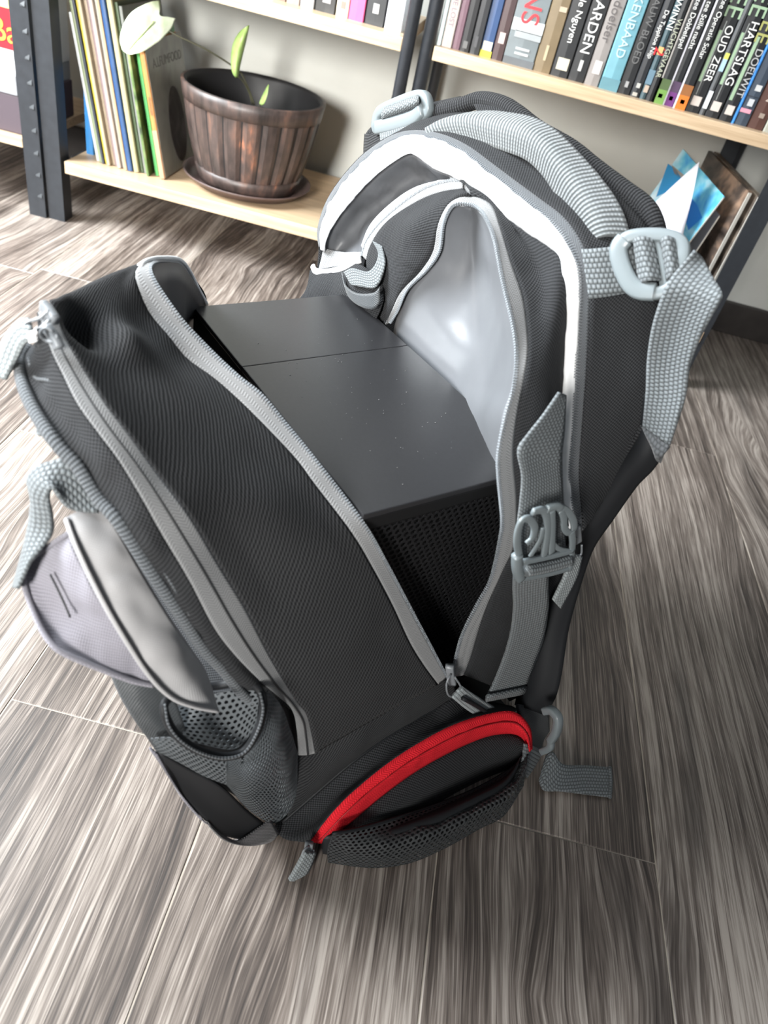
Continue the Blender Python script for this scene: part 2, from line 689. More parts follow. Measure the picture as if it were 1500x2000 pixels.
BT, TT = 0.140, 0.537        # board tops
U1 = Thing('shelving_unit', (-0.55, 1.85, 0), 'black steel shelving unit with oak boards holding the barrel pot and magazines', 'shelf', 'steel shelving units')
pl = lpost(U1, -0.905, 1.652, 1.5, -1, 1, 0.038)
lpost(U1, -0.905, 2.05, 1.5, -1, -1, 0.038)
rpost(U1, -0.186, 1.652, 1.5)
rpost(U1, -0.186, 2.03, 1.5)
board(U1, -0.895, -0.198, 1.650, 2.05, BT - 0.026, BT)
board(U1, -0.895, -0.198, 1.650, 2.05, TT - 0.024, TT)
rail(U1, -0.895, -0.2, 2.05, 2.054, BT - 0.026)
rail(U1, -0.9, -0.896, 1.69, 2.04, BT)

U2 = Thing('shelving_unit', (0.2, 1.85, 0), 'black steel shelving unit on the right with novels on its upper oak board', 'shelf', 'steel shelving units')
rpost(U2, -0.150, 1.662, 1.5, 0.0135)
rpost(U2, -0.150, 2.03, 1.5)
lpost(U2, 0.600, 1.652, 1.5, -1, 1)
lpost(U2, 0.600, 2.05, 1.5, -1, -1)
board(U2, -0.136, 0.590, 1.650, 2.05, BT - 0.026, BT)
board(U2, -0.136, 0.590, 1.650, 2.05, TT - 0.024, TT)
rail(U2, 0.591, 0.5945, 1.69, 2.04, TT)

U3 = Thing('shelving_unit', (-1.3, 1.85, 0), 'black slotted steel shelving unit cut off by the left edge of the photo', 'shelf', 'steel shelving units')
p3 = lpost(U3, -0.947, 1.646, 1.5, -1, 1)
lpost(U3, -0.947, 2.05, 1.5, -1, -1)
lpost(U3, -1.75, 1.646, 1.5, 1, 1)
board(U3, -1.75, -0.990, 1.650, 2.05, 0.145, 0.165)
board(U3, -1.75, -0.990, 1.650, 2.05, 0.62, 0.642)
slot_me = None
for i in range(24):
    z = 0.045 + i * 0.047
    if slot_me is None:
        # a small pressed tongue: wedge standing a little proud of the flange
        v = [Vector(q) for q in ((-0.011, 0, 0), (0.0, 0, 0), (0.0, 0, 0.011), (-0.011, 0, 0.004), (0.0, -0.0028, 0.001), (-0.003, -0.002, 0.002))]
        slot_me = me_from(v, [(0, 1, 4, 5), (1, 2, 4), (2, 3, 5, 4), (3, 0, 5), (0, 3, 2, 1)])
        slot_me.materials.append(M_slot)
    o = bpy.data.objects.new('slot', slot_me)
    COL.objects.link(o)
    o.parent = p3
    o.location = Vector((-0.952, 1.6459, z)) - U3.loc
for i in range(14):
    z = 0.5 + i * 0.047
    o = bpy.data.objects.new('slot', slot_me)
    COL.objects.link(o)
    o.parent = pl
    o.location = Vector((-0.915, 1.6519, z)) - U1.loc

# ================================================================== BOOKS
MATS = {}


def cmat(col, rough=0.45):
    k = (tuple(round(c, 3) for c in col), rough)
    if k not in MATS: MATS[k] = plain('cover_%d' % len(MATS), col, rough, 0.45, var=0.08, vs=40)
    return MATS[k]


M_page = plain('page_edges', (0.62, 0.58, 0.50), 0.8, 0.2, var=0.08, vs=300)


def book(name, x0, x1, y0, z0, h, d, mat, label, cat='book', group=None, lean=0.0, texts=(), patches=(), yaw=0.0, page_mat=None, hang=0.0):
    """upright book, spine towards -Y; lean: top goes to -X; local origin bottom left of spine"""
    w = x1 - x0
    t = Thing(name, (x0, y0, z0), label, cat, group)
    t.o.rotation_euler = (0, -lean, yaw)
    L = Thing.__new__(Thing)
    L.loc = Vector((0, 0, 0)); L.o = t.o
    c = min(0.0018, w * 0.2)
    r = min(0.003, w * 0.25)
    loop = [(0, d), (0, r), (r * 0.5, r * 0.2), (w * 0.5, -r * 0.15), (w - r * 0.5, r * 0.2), (w, r), (w, d), (w - c, d), (w - c, r + c), (c, r + c), (c, d)]
    link('cover', prism([Vector((a, b, 0)) for a, b in loop], Vector((0, 0, h))), mat, None, L, smooth=False)
    link('pages', bbox_mesh(c, w - c, r + c, d - 0.003, 0.002, h - 0.003), page_mat or M_page, None, L, smooth=False)
    for (s, size, zend, col, fx) in texts:
        me = text_mesh(s, size, 0.0002)
        xs = [v.co.x for v in me.vertices]
        ys = [v.co.y for v in me.vertices]
        mx, my = max(xs), (max(ys) + min(ys)) / 2
        for v in me.vertices:
            a, b, e = v.co
            v.co = (w * fx + (b - my), -r * 0.15 - 0.0005 - e, zend + (mx - a))
        link('spine_lettering', me, cmat(col, 0.5), None, L, smooth=False)
    for (xa, xb, za, zb, col) in patches:
        link('spine_print', bbox_mesh(w * xa, w * xb, -r * 0.15 - 0.0005, r * 0.3, za, zb), cmat(col, 0.5), None, L, smooth=False)
    return t


def bx(x): return A((x, 95 + 0.249 * (x - 865), TT, 'z'))


def zat(x, y, Y=1.675): return A((x, y, Y, 'Y')).z - TT


K = (0.018, 0.019, 0.021)
Wt = (0.72, 0.72, 0.70)
PG = (0.30, 0.42, 0.28)
R = [
    (848, 857, (0.62, 0.72, 0.74), 'thin pale blue paperback at the left end of the upper right shelf', [], []),
    (858, 878, (0.62, 0.56, 0.53), 'cream paperback with mauve spine lettering beside the pale blue one', [('THE LOST', 0.013, zat(872, 50), (0.34, 0.27, 0.33), 0.5)], []),
    (879, 894, (0.20, 0.12, 0.15), 'dull purple paperback between the cream book and black books', [], []),
    (894.5, 913, (0.022, 0.022, 0.024), 'plain black book right of the purple paperback', [], [(0.25, 0.7, 0.006, 0.018, (0.12, 0.12, 0.12))]),
    (913.5, 933, (0.026, 0.027, 0.030), 'plain black book left of the dark blue book', [], [(0.3, 0.6, 0.012, 0.03, (0.06, 0.06, 0.065))]),
    (934, 956, (0.035, 0.075, 0.18), 'dark blue book with a yellow foot and round emblem', [], [(0.0, 1.0, 0.0, 0.011, (0.55, 0.50, 0.05)), (0.1, 0.9, 0.011, 0.026, (0.60, 0.58, 0.44)), (0.3, 0.7, 0.11, 0.17, (0.35, 0.28, 0.10))]),
    (957, 979, (0.060, 0.035, 0.036), 'maroon book with a small pale square near its foot', [], [(0.25, 0.75, 0.028, 0.046, (0.50, 0.38, 0.36)), (0.2, 0.8, 0.125, 0.16, (0.30, 0.26, 0.25))]),
    (980, 1039, (0.15, 0.175, 0.185), 'thick grey novel with big red capitals on a stormy spine', [('ENS', 0.048, zat(1033, 48), (0.62, 0.03, 0.04), 0.5)], [(0.0, 1.0, 0.055, 0.075, (0.46, 0.49, 0.50)), (0.15, 1.0, 0.045, 0.056, (0.30, 0.32, 0.33)), (0.3, 0.75, 0.026, 0.030, (0.42, 0.43, 0.43)), (0.3, 0.75, 0.018, 0.022, (0.42, 0.43, 0.43)), (0.0, 1.0, 0.0, 0.012, (0.10, 0.11, 0.12))]),
    (1040, 1073, (0.17, 0.125, 0.070), 'tan brown novel right of the thick grey novel', [], [(0.4, 0.55, 0.02, 0.045, (0.40, 0.34, 0.22)), (0.5, 0.9, 0.10, 0.108, (0.42, 0.34, 0.25))]),
    (1074, 1107, K, 'black novel with white script lettering and a round white emblem', [('Jungele Nguyen', 0.017, zat(1110, 83), Wt, 0.5)], [(0.2, 0.85, 0.012, 0.032, (0.50, 0.46, 0.36))]),
    (1108, 1139, K, 'black novel with tall white capitals reading PAARDEN', [('DE PAARDEN', 0.026, zat(1146, 105), Wt, 0.5)], [(0.42, 0.62, 0.018, 0.036, (0.5, 0.5, 0.48))]),
    (1140, 1167, (0.24, 0.22, 0.21), 'grey-beige novel between the PAARDEN novel and the teal book', [('Laandoelser', 0.022, zat(1184, 84), (0.10, 0.09, 0.09), 0.5)], [(0.3, 0.8, 0.02, 0.042, (0.52, 0.48, 0.46))]),
    (1169, 1203, (0.13, 0.30, 0.36), 'teal blue novel with pale lettering', [('ODEKENBAAD', 0.022, zat(1207, 112), (0.42, 0.58, 0.64), 0.5)], [(0, 1, 0.0, 0.02, (0.10, 0.22, 0.26))]),
    (1204, 1228, K, 'black novel with dim grey capitals right of the teal novel', [('BLAUW BLOED', 0.018, zat(1236, 124), (0.12, 0.12, 0.12), 0.5)], [(0.4, 0.65, 0.012, 0.022, (0.3, 0.3, 0.3))]),
    (1229, 1246, (0.022, 0.024, 0.028), 'narrow black novel with small white lettering', [('De Tapphoe Nijp', 0.011, zat(1259, 112), Wt, 0.5)], [(0.3, 0.7, 0.016, 0.024, (0.4, 0.4, 0.38)), (0.2, 0.7, 0.002, 0.008, (0.4, 0.38, 0.34))]),
    (1247, 1258, (0.05, 0.085, 0.10), 'narrow dark blue novel with a red numeral two and orange dot', [('2', 0.030, zat(1281, 108), (0.60, 0.02, 0.03), 0.5), ('HET WINNI', 0.016, zat(1298, 56), Wt, 0.55)], [(0.1, 0.9, 0.075, 0.088, (0.60, 0.36, 0.14)), (0.2, 0.9, 0.012, 0.024, (0.40, 0.32, 0.26)), (0.0, 1.0, 0.026, 0.05, (0.12, 0.20, 0.26))]),
    (1258.5, 1271, K, 'narrow black novel lettered VLUCHTGEVAAR', [('VLUCHTGEVAAR', 0.0125, zat(1283, 151), (0.42, 0.44, 0.34), 0.5)], []),
    (1272, 1291, K, 'black novel with a green foot, first of three alike', [('tee Dobbelspel', 0.0125, zat(1323, 93), Wt, 0.5)], [(0, 1, 0, 0.024, (0.14, 0.27, 0.06)), (0, 1, 0.024, 0.042, (0.07, 0.11, 0.04)), (0.3, 0.7, 0.010, 0.017, (0.3, 0.4, 0.24)), (0.0, 0.12, 0, 0.22, (0.33, 0.31, 0.29))]),
    (1291.5, 1310, K, 'black novel with a purple foot and white edge, middle of three alike', [('tee Stille nacht', 0.0125, zat(1344, 95), Wt, 0.55)], [(0.15, 1, 0, 0.024, (0.13, 0.03, 0.16)), (0.15, 1, 0.024, 0.042, (0.07, 0.04, 0.08)), (0.4, 0.75, 0.010, 0.017, (0.34, 0.25, 0.36)), (0.0, 0.15, 0, 0.22, (0.60, 0.60, 0.66))]),
    (1310.5, 1332, K, 'black novel with an orange foot and white edge, last of three alike', [('tee Operatie Solar', 0.0125, zat(1358, 112), Wt, 0.55)], [(0.13, 1, 0, 0.024, (0.62, 0.16, 0.02)), (0.13, 1, 0.024, 0.042, (0.26, 0.10, 0.03)), (0.4, 0.75, 0.010, 0.017, (0.62, 0.42, 0.28)), (0.0, 0.13, 0, 0.22, (0.60, 0.60, 0.66))]),
    (1334, 1360, K, 'black thriller lettered OUD ZEER with green print', [('OUD ZEER', 0.019, zat(1373, 158), Wt, 0.66), ('EE', 0.042, zat(1425, 34), PG, 0.5)], [(0.08, 0.26, 0.052, 0.135, PG), (0.28, 0.33, 0.03, 0.15, (0.25, 0.26, 0.25)), (0.2, 0.8, 0.012, 0.028, (0.56, 0.50, 0.46))]),
    (1361, 1370, (0.07, 0.075, 0.08), 'slim dark grey booklet with a bright white label between the thrillers', [], [(0.1, 0.9, 0.012, 0.042, (0.75, 0.80, 0.82)), (0.1, 0.9, 0.075, 0.095, (0.35, 0.50, 0.62)), (0.1, 0.9, 0.095, 0.105, (0.55, 0.58, 0.12))]),
    (1371, 1396, K, 'black thriller lettered HARTSLAG with green print', [('HARTSLAG', 0.021, zat(1413, 164), Wt, 0.68), ('EE', 0.042, zat(1464, 30), PG, 0.5)], [(0.08, 0.26, 0.056, 0.14, PG), (0.28, 0.33, 0.03, 0.155, (0.25, 0.26, 0.25)), (0.2, 0.8, 0.012, 0.028, (0.56, 0.50, 0.46))]),
    (1398, 1420, K, 'black thriller lettered DOELWIT beside the bright blue booklet', [('DOELWIT', 0.018, zat(1432, 187), (0.42, 0.42, 0.42), 0.72), ('EE', 0.036, zat(1484, 84), (0.36, 0.36, 0.12), 0.5)], [(0.08, 0.32, 0.036, 0.14, PG), (0.2, 0.8, 0.012, 0.028, (0.56, 0.50, 0.46))]),
    (1421, 1426, (0.05, 0.27, 0.75), 'thin bright blue booklet on the upper right shelf', [], []),
    (1427, 1450, (0.045, 0.060, 0.085), 'navy book with a pink stripe near its foot', [], [(0.3, 0.7, 0.034, 0.046, (0.5, 0.52, 0.54)), (0.0, 0.8, 0.022, 0.029, (0.62, 0.28, 0.36)), (0.35, 0.8, 0.06, 0.07, (0.5, 0.5, 0.5)), (0, 1, 0.05, 0.0505, K)]),
    (1451, 1480, (0.085, 0.040, 0.032), 'dark red-brown book second from the right edge', [('RUDEN', 0.017, zat(1488, 196), (0.50, 0.42, 0.36), 0.55)], [(0.4, 0.7, 0.02, 0.028, (0.3, 0.24, 0.2))]),
    (1481, 1512, (0.34, 0.34, 0.29), 'pale grey-green book at the right edge of the photo', [('PEIPER', 0.017, 0.02, (0.16, 0.17, 0.17), 0.5)], []),
    (1514, 1540, (0.10, 0.05, 0.05), 'dark red book at the far right end of the shelf', [], []),
]
rnd = random.Random(3)
for (a, b2, col, lab, tx, pa) in R:
    p, q = bx(a), bx(b2)
    book('book', p.x, q.x, 1.675 + rnd.uniform(-0.003, 0.004), TT, 0.205 + rnd.uniform(-0.012, 0.015), 0.135, cmat(col), lab, 'book', 'novels on the upper right shelf', texts=tx, patches=pa)

L2 = [
    (560, 585, (0.20, 0.13, 0.10), 'brown book at the left of the upper left shelf'),
    (586, 611, (0.30, 0.24, 0.20), 'tan book next to the grey one on the upper left shelf'),
    (612, 638, (0.34, 0.34, 0.34), 'grey book left of the black one on the upper left shelf'),
    (640, 677, (0.025, 0.025, 0.025), 'black book left of the cream one on the upper left shelf'),
    (679, 702, (0.62, 0.52, 0.40), 'slim cream book beside the pink one'),
    (703, 731, (0.70, 0.10, 0.26), 'bright pink book on the upper left shelf'),
    (733, 768, (0.020, 0.022, 0.025), 'black book with a small white emblem right of the pink book'),
    (770, 801, (0.66, 0.64, 0.68), 'white book against the round black post'),
]
for i, (a, b2, col, lab) in enumerate(L2):
    y = lambda x: 14 + (x - 690) * 0.25 + 8
    p, q = A((a, y(a), TT, 'z')), A((b2, y(b2), TT, 'z'))
    pa = []
    if i == 6: pa = [(0.35, 0.65, 0.02, 0.036, (0.45, 0.45, 0.45))]
    if i == 3: pa = [(0.35, 0.75, 0.016, 0.024, (0.35, 0.33, 0.33))]
    if i == 4: pa = [(0.35, 0.7, 0.014, 0.026, (0.2, 0.17, 0.14))]
    book('book', p.x, min(q.x, -0.200), 1.70, TT, 0.19, 0.13, cmat(col), lab, 'book', 'books on the upper left shelf', patches=pa)

# magazines leaning left on the bottom shelf
MG = [
    (176, 183.5, (0.66, 0.68, 0.68), 'white magazine, leftmost of the leaning row'),
    (184, 192.5, (0.28, 0.33, 0.20), 'sage green magazine beside the leftmost white one'),
    (193, 198.5, (0.035, 0.045, 0.075), 'thin navy magazine left of the yellow one'),
    (199, 205, (0.62, 0.50, 0.06), 'thin yellow magazine in the leaning row'),
    (205.5, 213, (0.55, 0.46, 0.32), 'cream magazine right of the yellow one'),
    (213.5, 221, (0.46, 0.37, 0.27), 'tan magazine in the leaning row'),
    (221.5, 229, (0.30, 0.22, 0.23), 'mauve magazine in the middle of the leaning row'),
    (229.5, 238, (0.50, 0.43, 0.38), 'pinkish beige magazine in the leaning row'),
    (238.5, 246, (0.58, 0.57, 0.52), 'off white magazine left of the orange-beige one'),
    (246.5, 253, (0.52, 0.36, 0.22), 'orange-beige magazine left of the blue one'),
    (253.5, 265, (0.035, 0.095, 0.24), 'dark blue magazine in the leaning row'),
    (266, 278, (0.52, 0.47, 0.28), 'yellowish cream magazine right of the blue one'),
    (279, 286, (0.08, 0.12, 0.06), 'dark green magazine right of the cream one'),
    (287, 294, (0.24, 0.25, 0.23), 'grey magazine before the green covers'),
]
LEAN = math.radians(9.5)


def mx(x): return A((x, 321 + (x - 176) * 0.13, BT, 'z'))


prev = None
for (a, b2, col, lab) in MG:
    p, q = mx(a), mx(b2)
    w = (q.x - p.x) * math.cos(LEAN)
    book('magazine', p.x, p.x + w, 1.70 + rnd.uniform(-0.006, 0.006), BT + 0.0003, (0.285 if a < 180 else 0.325 + rnd.uniform(-0.014, 0.012)), 0.20, cmat(tuple(c * 0.72 for c in col), 0.35), lab, 'magazine', 'magazines leaning on the bottom shelf', lean=LEAN)


def cover_mat(name, base, tone, dark, scale=9.0):
    m, nt, b = new_mat(name)
    g = N(nt)
    f = g.noise(g.obj(), scale, 3.0, 0.6, 0.6)
    nt.links.new(g.ramp(f, [(0.35, dark), (0.5, base), (0.68, tone)]), b.inputs['Base Color'])
    b.inputs['Roughness'].default_value = 0.3
    return m


p = mx(297)
book('magazine', p.x, p.x + 0.006, 1.695, BT + 0.0003, 0.28, 0.205, cover_mat('garden_cover', (0.10, 0.17, 0.05), (0.32, 0.33, 0.16), (0.03, 0.05, 0.02), 16), 'magazine with a dark green patterned cover before the orange spine', 'magazine', 'magazines leaning on the bottom shelf', lean=LEAN * 1.05)
p = mx(311)
book('magazine', p.x, p.x + 0.009, 1.71, BT + 0.0003, 0.275, 0.20, cmat((0.08, 0.32, 0.10), 0.35), 'bright green magazine tucked behind the orange spine', 'magazine', 'magazines leaning on the bottom shelf', lean=LEAN * 1.1)
p = mx(325)
ob = book('magazine', p.x, p.x + 0.012, 1.70, BT + 0.0003, 0.265, 0.205, cmat((0.46, 0.20, 0.06), 0.4), 'book with an orange spine and grey cover, rightmost of the leaning row', 'book', 'magazines leaning on the bottom shelf', lean=LEAN * 1.15, texts=[('PRANGER', 0.008, 0.13, (0.2, 0.09, 0.05), 0.5)], patches=[(0.05, 0.95, 0.0, 0.10, (0.40, 0.25, 0.16))])
cl = Thing.__new__(Thing); cl.loc = Vector((0, 0, 0)); cl.o = ob.o
link('front_cover', bbox_mesh(0.0119, 0.0126, 0.004, 0.205, 0.0, 0.265), cover_mat('grey_cover', (0.30, 0.31, 0.27), (0.38, 0.38, 0.34), (0.20, 0.20, 0.18), 7), None, cl, smooth=False)
fe = [(0.0128, 0.115 + 0.045 * math.cos(a), 0.085 + 0.085 * math.sin(a) * (1.0 if math.sin(a) > 0 else 0.85)) for a in [2 * math.pi * i / 24 for i in range(24)]]
link('cover_picture', prism([Vector(q) for q in fe], Vector((0.0003, 0, 0))), cover_mat('feather_print', (0.06, 0.05, 0.05), (0.14, 0.12, 0.12), (0.03, 0.025, 0.025), 20), None, cl, smooth=False)
me = text_mesh('A.LFUMFOOD', 0.026, 0.0002)
for v in me.vertices:
    a, b2, e = v.co
    v.co = (0.0128 + e, 0.03 + a, 0.215 + b2)
link('cover_lettering', me, cmat((0.12, 0.12, 0.11)), None, cl, smooth=False)

# things behind the slotted post
M_card = plain('black_card', (0.018, 0.019, 0.021), 0.6)
t = link('storage_box', bbox_mesh(-0.888, -0.800, 1.925, 2.04, BT, BT + 0.20, 0.004), M_card, smooth=False)
t.location = (0, 0, 0)
tag(t, 'black cardboard storage box behind the leaning magazines', 'box')
bi = book('binder', -0.886, -0.868, 1.735, BT, 0.17, 0.05, cmat((0.03, 0.17, 0.40)), 'narrow blue binder between the slotted post and the white magazine', 'binder')

# ---- far left unit
GX0, GX1 = -1.30, -0.995
t = link('storage_box', bbox_mesh(GX0, GX1, 1.668, 1.9, 0.165, 0.245, 0.004), plain('aubergine_card', (0.075, 0.058, 0.070), 0.5), smooth=False)
tag(t, 'flat aubergine box lowest on the far left shelf', 'box')
t = link('disc_player', bbox_mesh(GX0, GX1 - 0.004, 1.665, 1.9, 0.245, 0.285, 0.003), plain('silver_plastic', (0.30, 0.31, 0.33), 0.35), smooth=False)
tag(t, 'flat silver grey box resting on the aubergine box', 'box')
gb = Thing('game_box', (-1.15, 1.72, 0.285), 'white and red game box with yellow lettering at the left photo edge', 'box')
link('carton', bbox_mesh(GX0, GX1 - 0.002, 1.675, 1.9, 0.285, 0.50, 0.002), plain('white_card', (0.62, 0.62, 0.62), 0.4), None, gb, smooth=False)
link('printed_band', bbox_mesh(GX0, GX1 - 0.002, 1.6742, 1.676, 0.330, 0.405), plain('red_print', (0.50, 0.02, 0.03), 0.4), None, gb, smooth=False)
link('printed_band', bbox_mesh(GX0, GX1 - 0.002, 1.6742, 1.676, 0.405, 0.425), plain('yellow_print', (0.62, 0.58, 0.22), 0.4), None, gb, smooth=False)
me = text_mesh('Ba', 0.062, 0.0004)
for v in me.vertices:
    a, b2, e = v.co
    v.co = (-1.050 + a, 1.6737 - e, 0.343 + b2)
link('lettering', me, plain('yellow_ink', (0.72, 0.42, 0.06), 0.4), None, gb, smooth=False)

# ---- right bottom shelf: upright books and brochures seen from their left faces
def slab(name, pn, pf, pb, th, mat, label, cat, group, rim=None):
    """a thin upright booklet: near top corner, far top corner, near bottom corner"""
    a, b, c = A(pn), A(pf), A(pb)
    n = (b - a).cross(c - a).normalized()
    if n.x > 0: n = -n
    t = Thing(name, c, label, cat, group)
    link('cover', prism([a, b, b + (c - a), c], n * -th), mat, None, t, smooth=False)
    e = (b - a).normalized()
    dn = (c - a).normalized()
    link('page_block', prism([a + dn * 0.002 - e * 0.0012 - n * th * 0.12, b + dn * 0.002 - n * th * 0.12, b + (c - a) - n * th * 0.12, c - e * 0.0012 - n * th * 0.12], n * -th * 0.76), rim or M_page, None, t, smooth=False)
    return t, (a, b, c, n)


photo = cover_mat('photo_cover', (0.075, 0.055, 0.045), (0.34, 0.22, 0.15), (0.018, 0.014, 0.012), 14)
photo2 = cover_mat('portrait_cover', (0.10, 0.08, 0.065), (0.30, 0.24, 0.18), (0.03, 0.025, 0.02), 12)
M_white = plain('white_board', (0.72, 0.70, 0.64), 0.5)
slab('hardcover_book', (1480, 383, 1.69, 'Y'), (1395, 296, 1.90, 'Y'), (1352, 622, 1.69, 'Y'), 0.012, photo2, 'tall hardcover book standing against the right black post', 'book', 'tall books on the lower right shelf', M_white)
slab('hardcover_book', (1462, 374, 1.69, 'Y'), (1384, 294, 1.89, 'Y'), (1336, 614, 1.69, 'Y'), 0.010, photo, 'tall book with a dark photo cover and coral patch', 'book', 'tall books on the lower right shelf', M_white)
sky = cover_mat('blue_brochure_print', (0.16, 0.52, 0.68), (0.62, 0.76, 0.82), (0.02, 0.24, 0.62), 10)
br, (qa, qb, qc, qn) = slab('brochure', (1414, 383, 1.70, 'Y'), (1334, 291, 1.88, 'Y'), (1290, 545, 1.68, 'Y'), 0.004, sky, 'light blue holiday brochure leaning before the tall books', 'brochure', 'tall books on the lower right shelf')
slab('brochure', (1405, 420, 1.705, 'Y'), (1350, 350, 1.86, 'Y'), (1300, 580, 1.69, 'Y'), 0.003, plain('grey_paper', (0.16, 0.16, 0.18), 0.5), 'dark grey brochure between the blue brochure and tall books', 'brochure', 'tall books on the lower right shelf')


def onbr(x, y, off=0.0008):
    n, c = plane3(qa, qb, qc)
    return hit(x, y, n, c) + qn * off


for poly, col in (([(1305, 320), (1322, 332), (1333, 352), (1310, 372), (1282, 385)], (0.03, 0.25, 0.52)), ([(1352, 388), (1362, 400), (1372, 425), (1345, 450), (1340, 432)], (0.02, 0.20, 0.62)), ([(1312, 322), (1340, 345), (1332, 352), (1318, 340)], (0.30, 0.27, 0.25))):
    P = [onbr(*q) for q in poly]
    link('cover_print', prism(P, qn * 0.0003), plain('print_%d' % len(bpy.data.materials), col, 0.35), None, br, smooth=False)
pp = [A((1362, 318, 1.70, 'Y')), A((1352, 380, 1.66, 'Y')), A((1338, 440, 1.655, 'Y')), A((1322, 500, 1.66, 'Y')), A((1262, 500, 1.67, 'Y')), A((1270, 405, 1.70, 'Y'))]
pb_ = surf('paper_sheet', [[A((1366, 316, 1.72, 'Y')), A((1352, 385, 1.69, 'Y')), A((1336, 450, 1.68, 'Y')), A((1318, 540, 1.67, 'Y'))], [A((1330, 348, 1.73, 'Y')), A((1315, 400, 1.72, 'Y')), A((1300, 460, 1.69, 'Y')), A((1285, 540, 1.675, 'Y'))], [A((1272, 402, 1.76, 'Y')), A((1262, 440, 1.76, 'Y')), A((1258, 480, 1.72, 'Y')), A((1250, 540, 1.68, 'Y'))]], plain('white_paper', (0.66, 0.65, 0.70), 0.6), None, n=14, m=10, thick=0.0006)
tag(pb_, 'curled sheet of white paper leaning against the blue brochure', 'paper')

# ================================================================== POT AND PLANT
def pot_mat():
    m, nt, b = new_mat('coppery_barrel_plastic')
    g = N(nt)
    oc = g.obj()
    s = g.noise(g.scale(oc, (40, 40, 7)), 1.0, 4.0, 0.65)
    t = g.noise(oc, 11.0, 3.0)
    f = g.m('ADD', g.m('MULTIPLY', s, 0.65), g.m('MULTIPLY', t, 0.4))
    nt.links.new(g.ramp(f, [(0.40, (0.026, 0.020, 0.018)), (0.55, (0.070, 0.049, 0.043)), (0.64, (0.13, 0.076, 0.058)), (0.74, (0.40, 0.155, 0.085))]), b.inputs['Base Color'])
    b.inputs['Roughness'].default_value = 0.45
    g.bump(s, 0.4, 0.001, b)
    return m


M_pot = pot_mat()
M_potin = plain('black_pot_inside', (0.012, 0.012, 0.013), 0.5)
M_soil = plain('dark_soil', (0.010, 0.008, 0.007), 0.95, 0.1, var=0.5, vs=200, bumpd=0.003)
PC = Vector((-0.522, 1.812, BT))
pot = Thing('plant_pot', PC + Vector((0, 0, 0.009)), 'barrel-shaped coppery brown plastic pot standing in a saucer', 'pot')
H0 = 0.009


def rad(z): return 0.112 + (0.157 - 0.112) * (z / 0.20) + 0.006 * math.sin(math.pi * z / 0.2)


prof = [(rad(z) - 0.003, z + H0) for z in [0.0 + 0.02 * i for i in range(11)]]
prof += [(rad(0.2) - 0.006, 0.2 + H0)] + [(rad(z) - 0.007, z + H0) for z in [0.19 - 0.02 * i for i in range(9)]]
link('wall', lathe(prof, PC, 64), M_potin, None, pot)


def band(z0, z1, add):
    P = [(rad(z0) - 0.004, z0 + H0), (rad(z0) + add, z0 + H0 + 0.001), (rad((z0 + z1) / 2) + add, (z0 + z1) / 2 + H0), (rad(z1) + add, z1 + H0 - 0.001), (rad(z1) - 0.004, z1 + H0)]
    return lathe(P, PC, 64)


link('rim_band', band(0.165, 0.2, 0.003), M_pot, None, pot)
link('base_band', band(0.0, 0.034, 0.003), M_pot, None, pot)
NS = 22
for k in range(NS):
    a0, a1 = 2 * math.pi * (k + 0.04) / NS, 2 * math.pi * (k + 0.96) / NS
    v, f = [], []
    zz = [0.034 + (0.165 - 0.034) * i / 5 for i in range(6)]
    aa = [a0 + (a1 - a0) * i / 4 for i in range(5)]
    for z in zz:
        for i, a in enumerate(aa):
            r = rad(z) + (0.0012 if 0 < i < 4 else -0.003)
            v.append(PC + Vector((r * math.cos(a), r * math.sin(a), z + H0)))
    for j in range(5):
        for i in range(4):
            f.append((j * 5 + i, j * 5 + i + 1, j * 5 + i + 6, j * 5 + i + 5))
    link('stave', me_from(v, f), M_pot, None, pot, smooth=False)
link('soil', lathe([(0.0001, 0.120), (0.05, 0.123), (0.10, 0.120), (rad(0.115) - 0.0075, 0.118)], PC, 32, lambda a, k, z: 0.02 * math.sin(5 * a + k)), M_soil, None, pot)
sa = link('saucer', lathe([(0.0001, 0.001), (0.10, 0.0), (0.128, 0.003), (0.141, 0.016), (0.147, 0.022), (0.150, 0.0235), (0.150, 0.0205), (0.145, 0.017), (0.131, 0.007), (0.10, 0.005), (0.0001, 0.005)][::-1], Vector((0, 0, 0)), 64), plain('brown_saucer_plastic', (0.105, 0.072, 0.066), 0.4, var=0.15), smooth=True)
sa.location = PC + Vector((0, 0, 0.0005))
tag(sa, 'round dark brown plastic saucer under the barrel pot', 'saucer')


def leaf_mat(name, base, vein):
    m, nt, b = new_mat(name)
    g = N(nt)
    f = g.noise(g.obj(), 45.0, 3.0)
    nt.links.new(g.ramp(f, [(0.35, base), (0.7, vein)]), b.inputs['Base Color'])
    b.inputs['Roughness'].default_value = 0.35
    b.inputs['Transmission Weight'].default_value = 0.0
    b.inputs['Subsurface Weight'].default_value = 0.15
    b.inputs['Subsurface Radius'].default_value = (0.004, 0.006, 0.002)
    return m


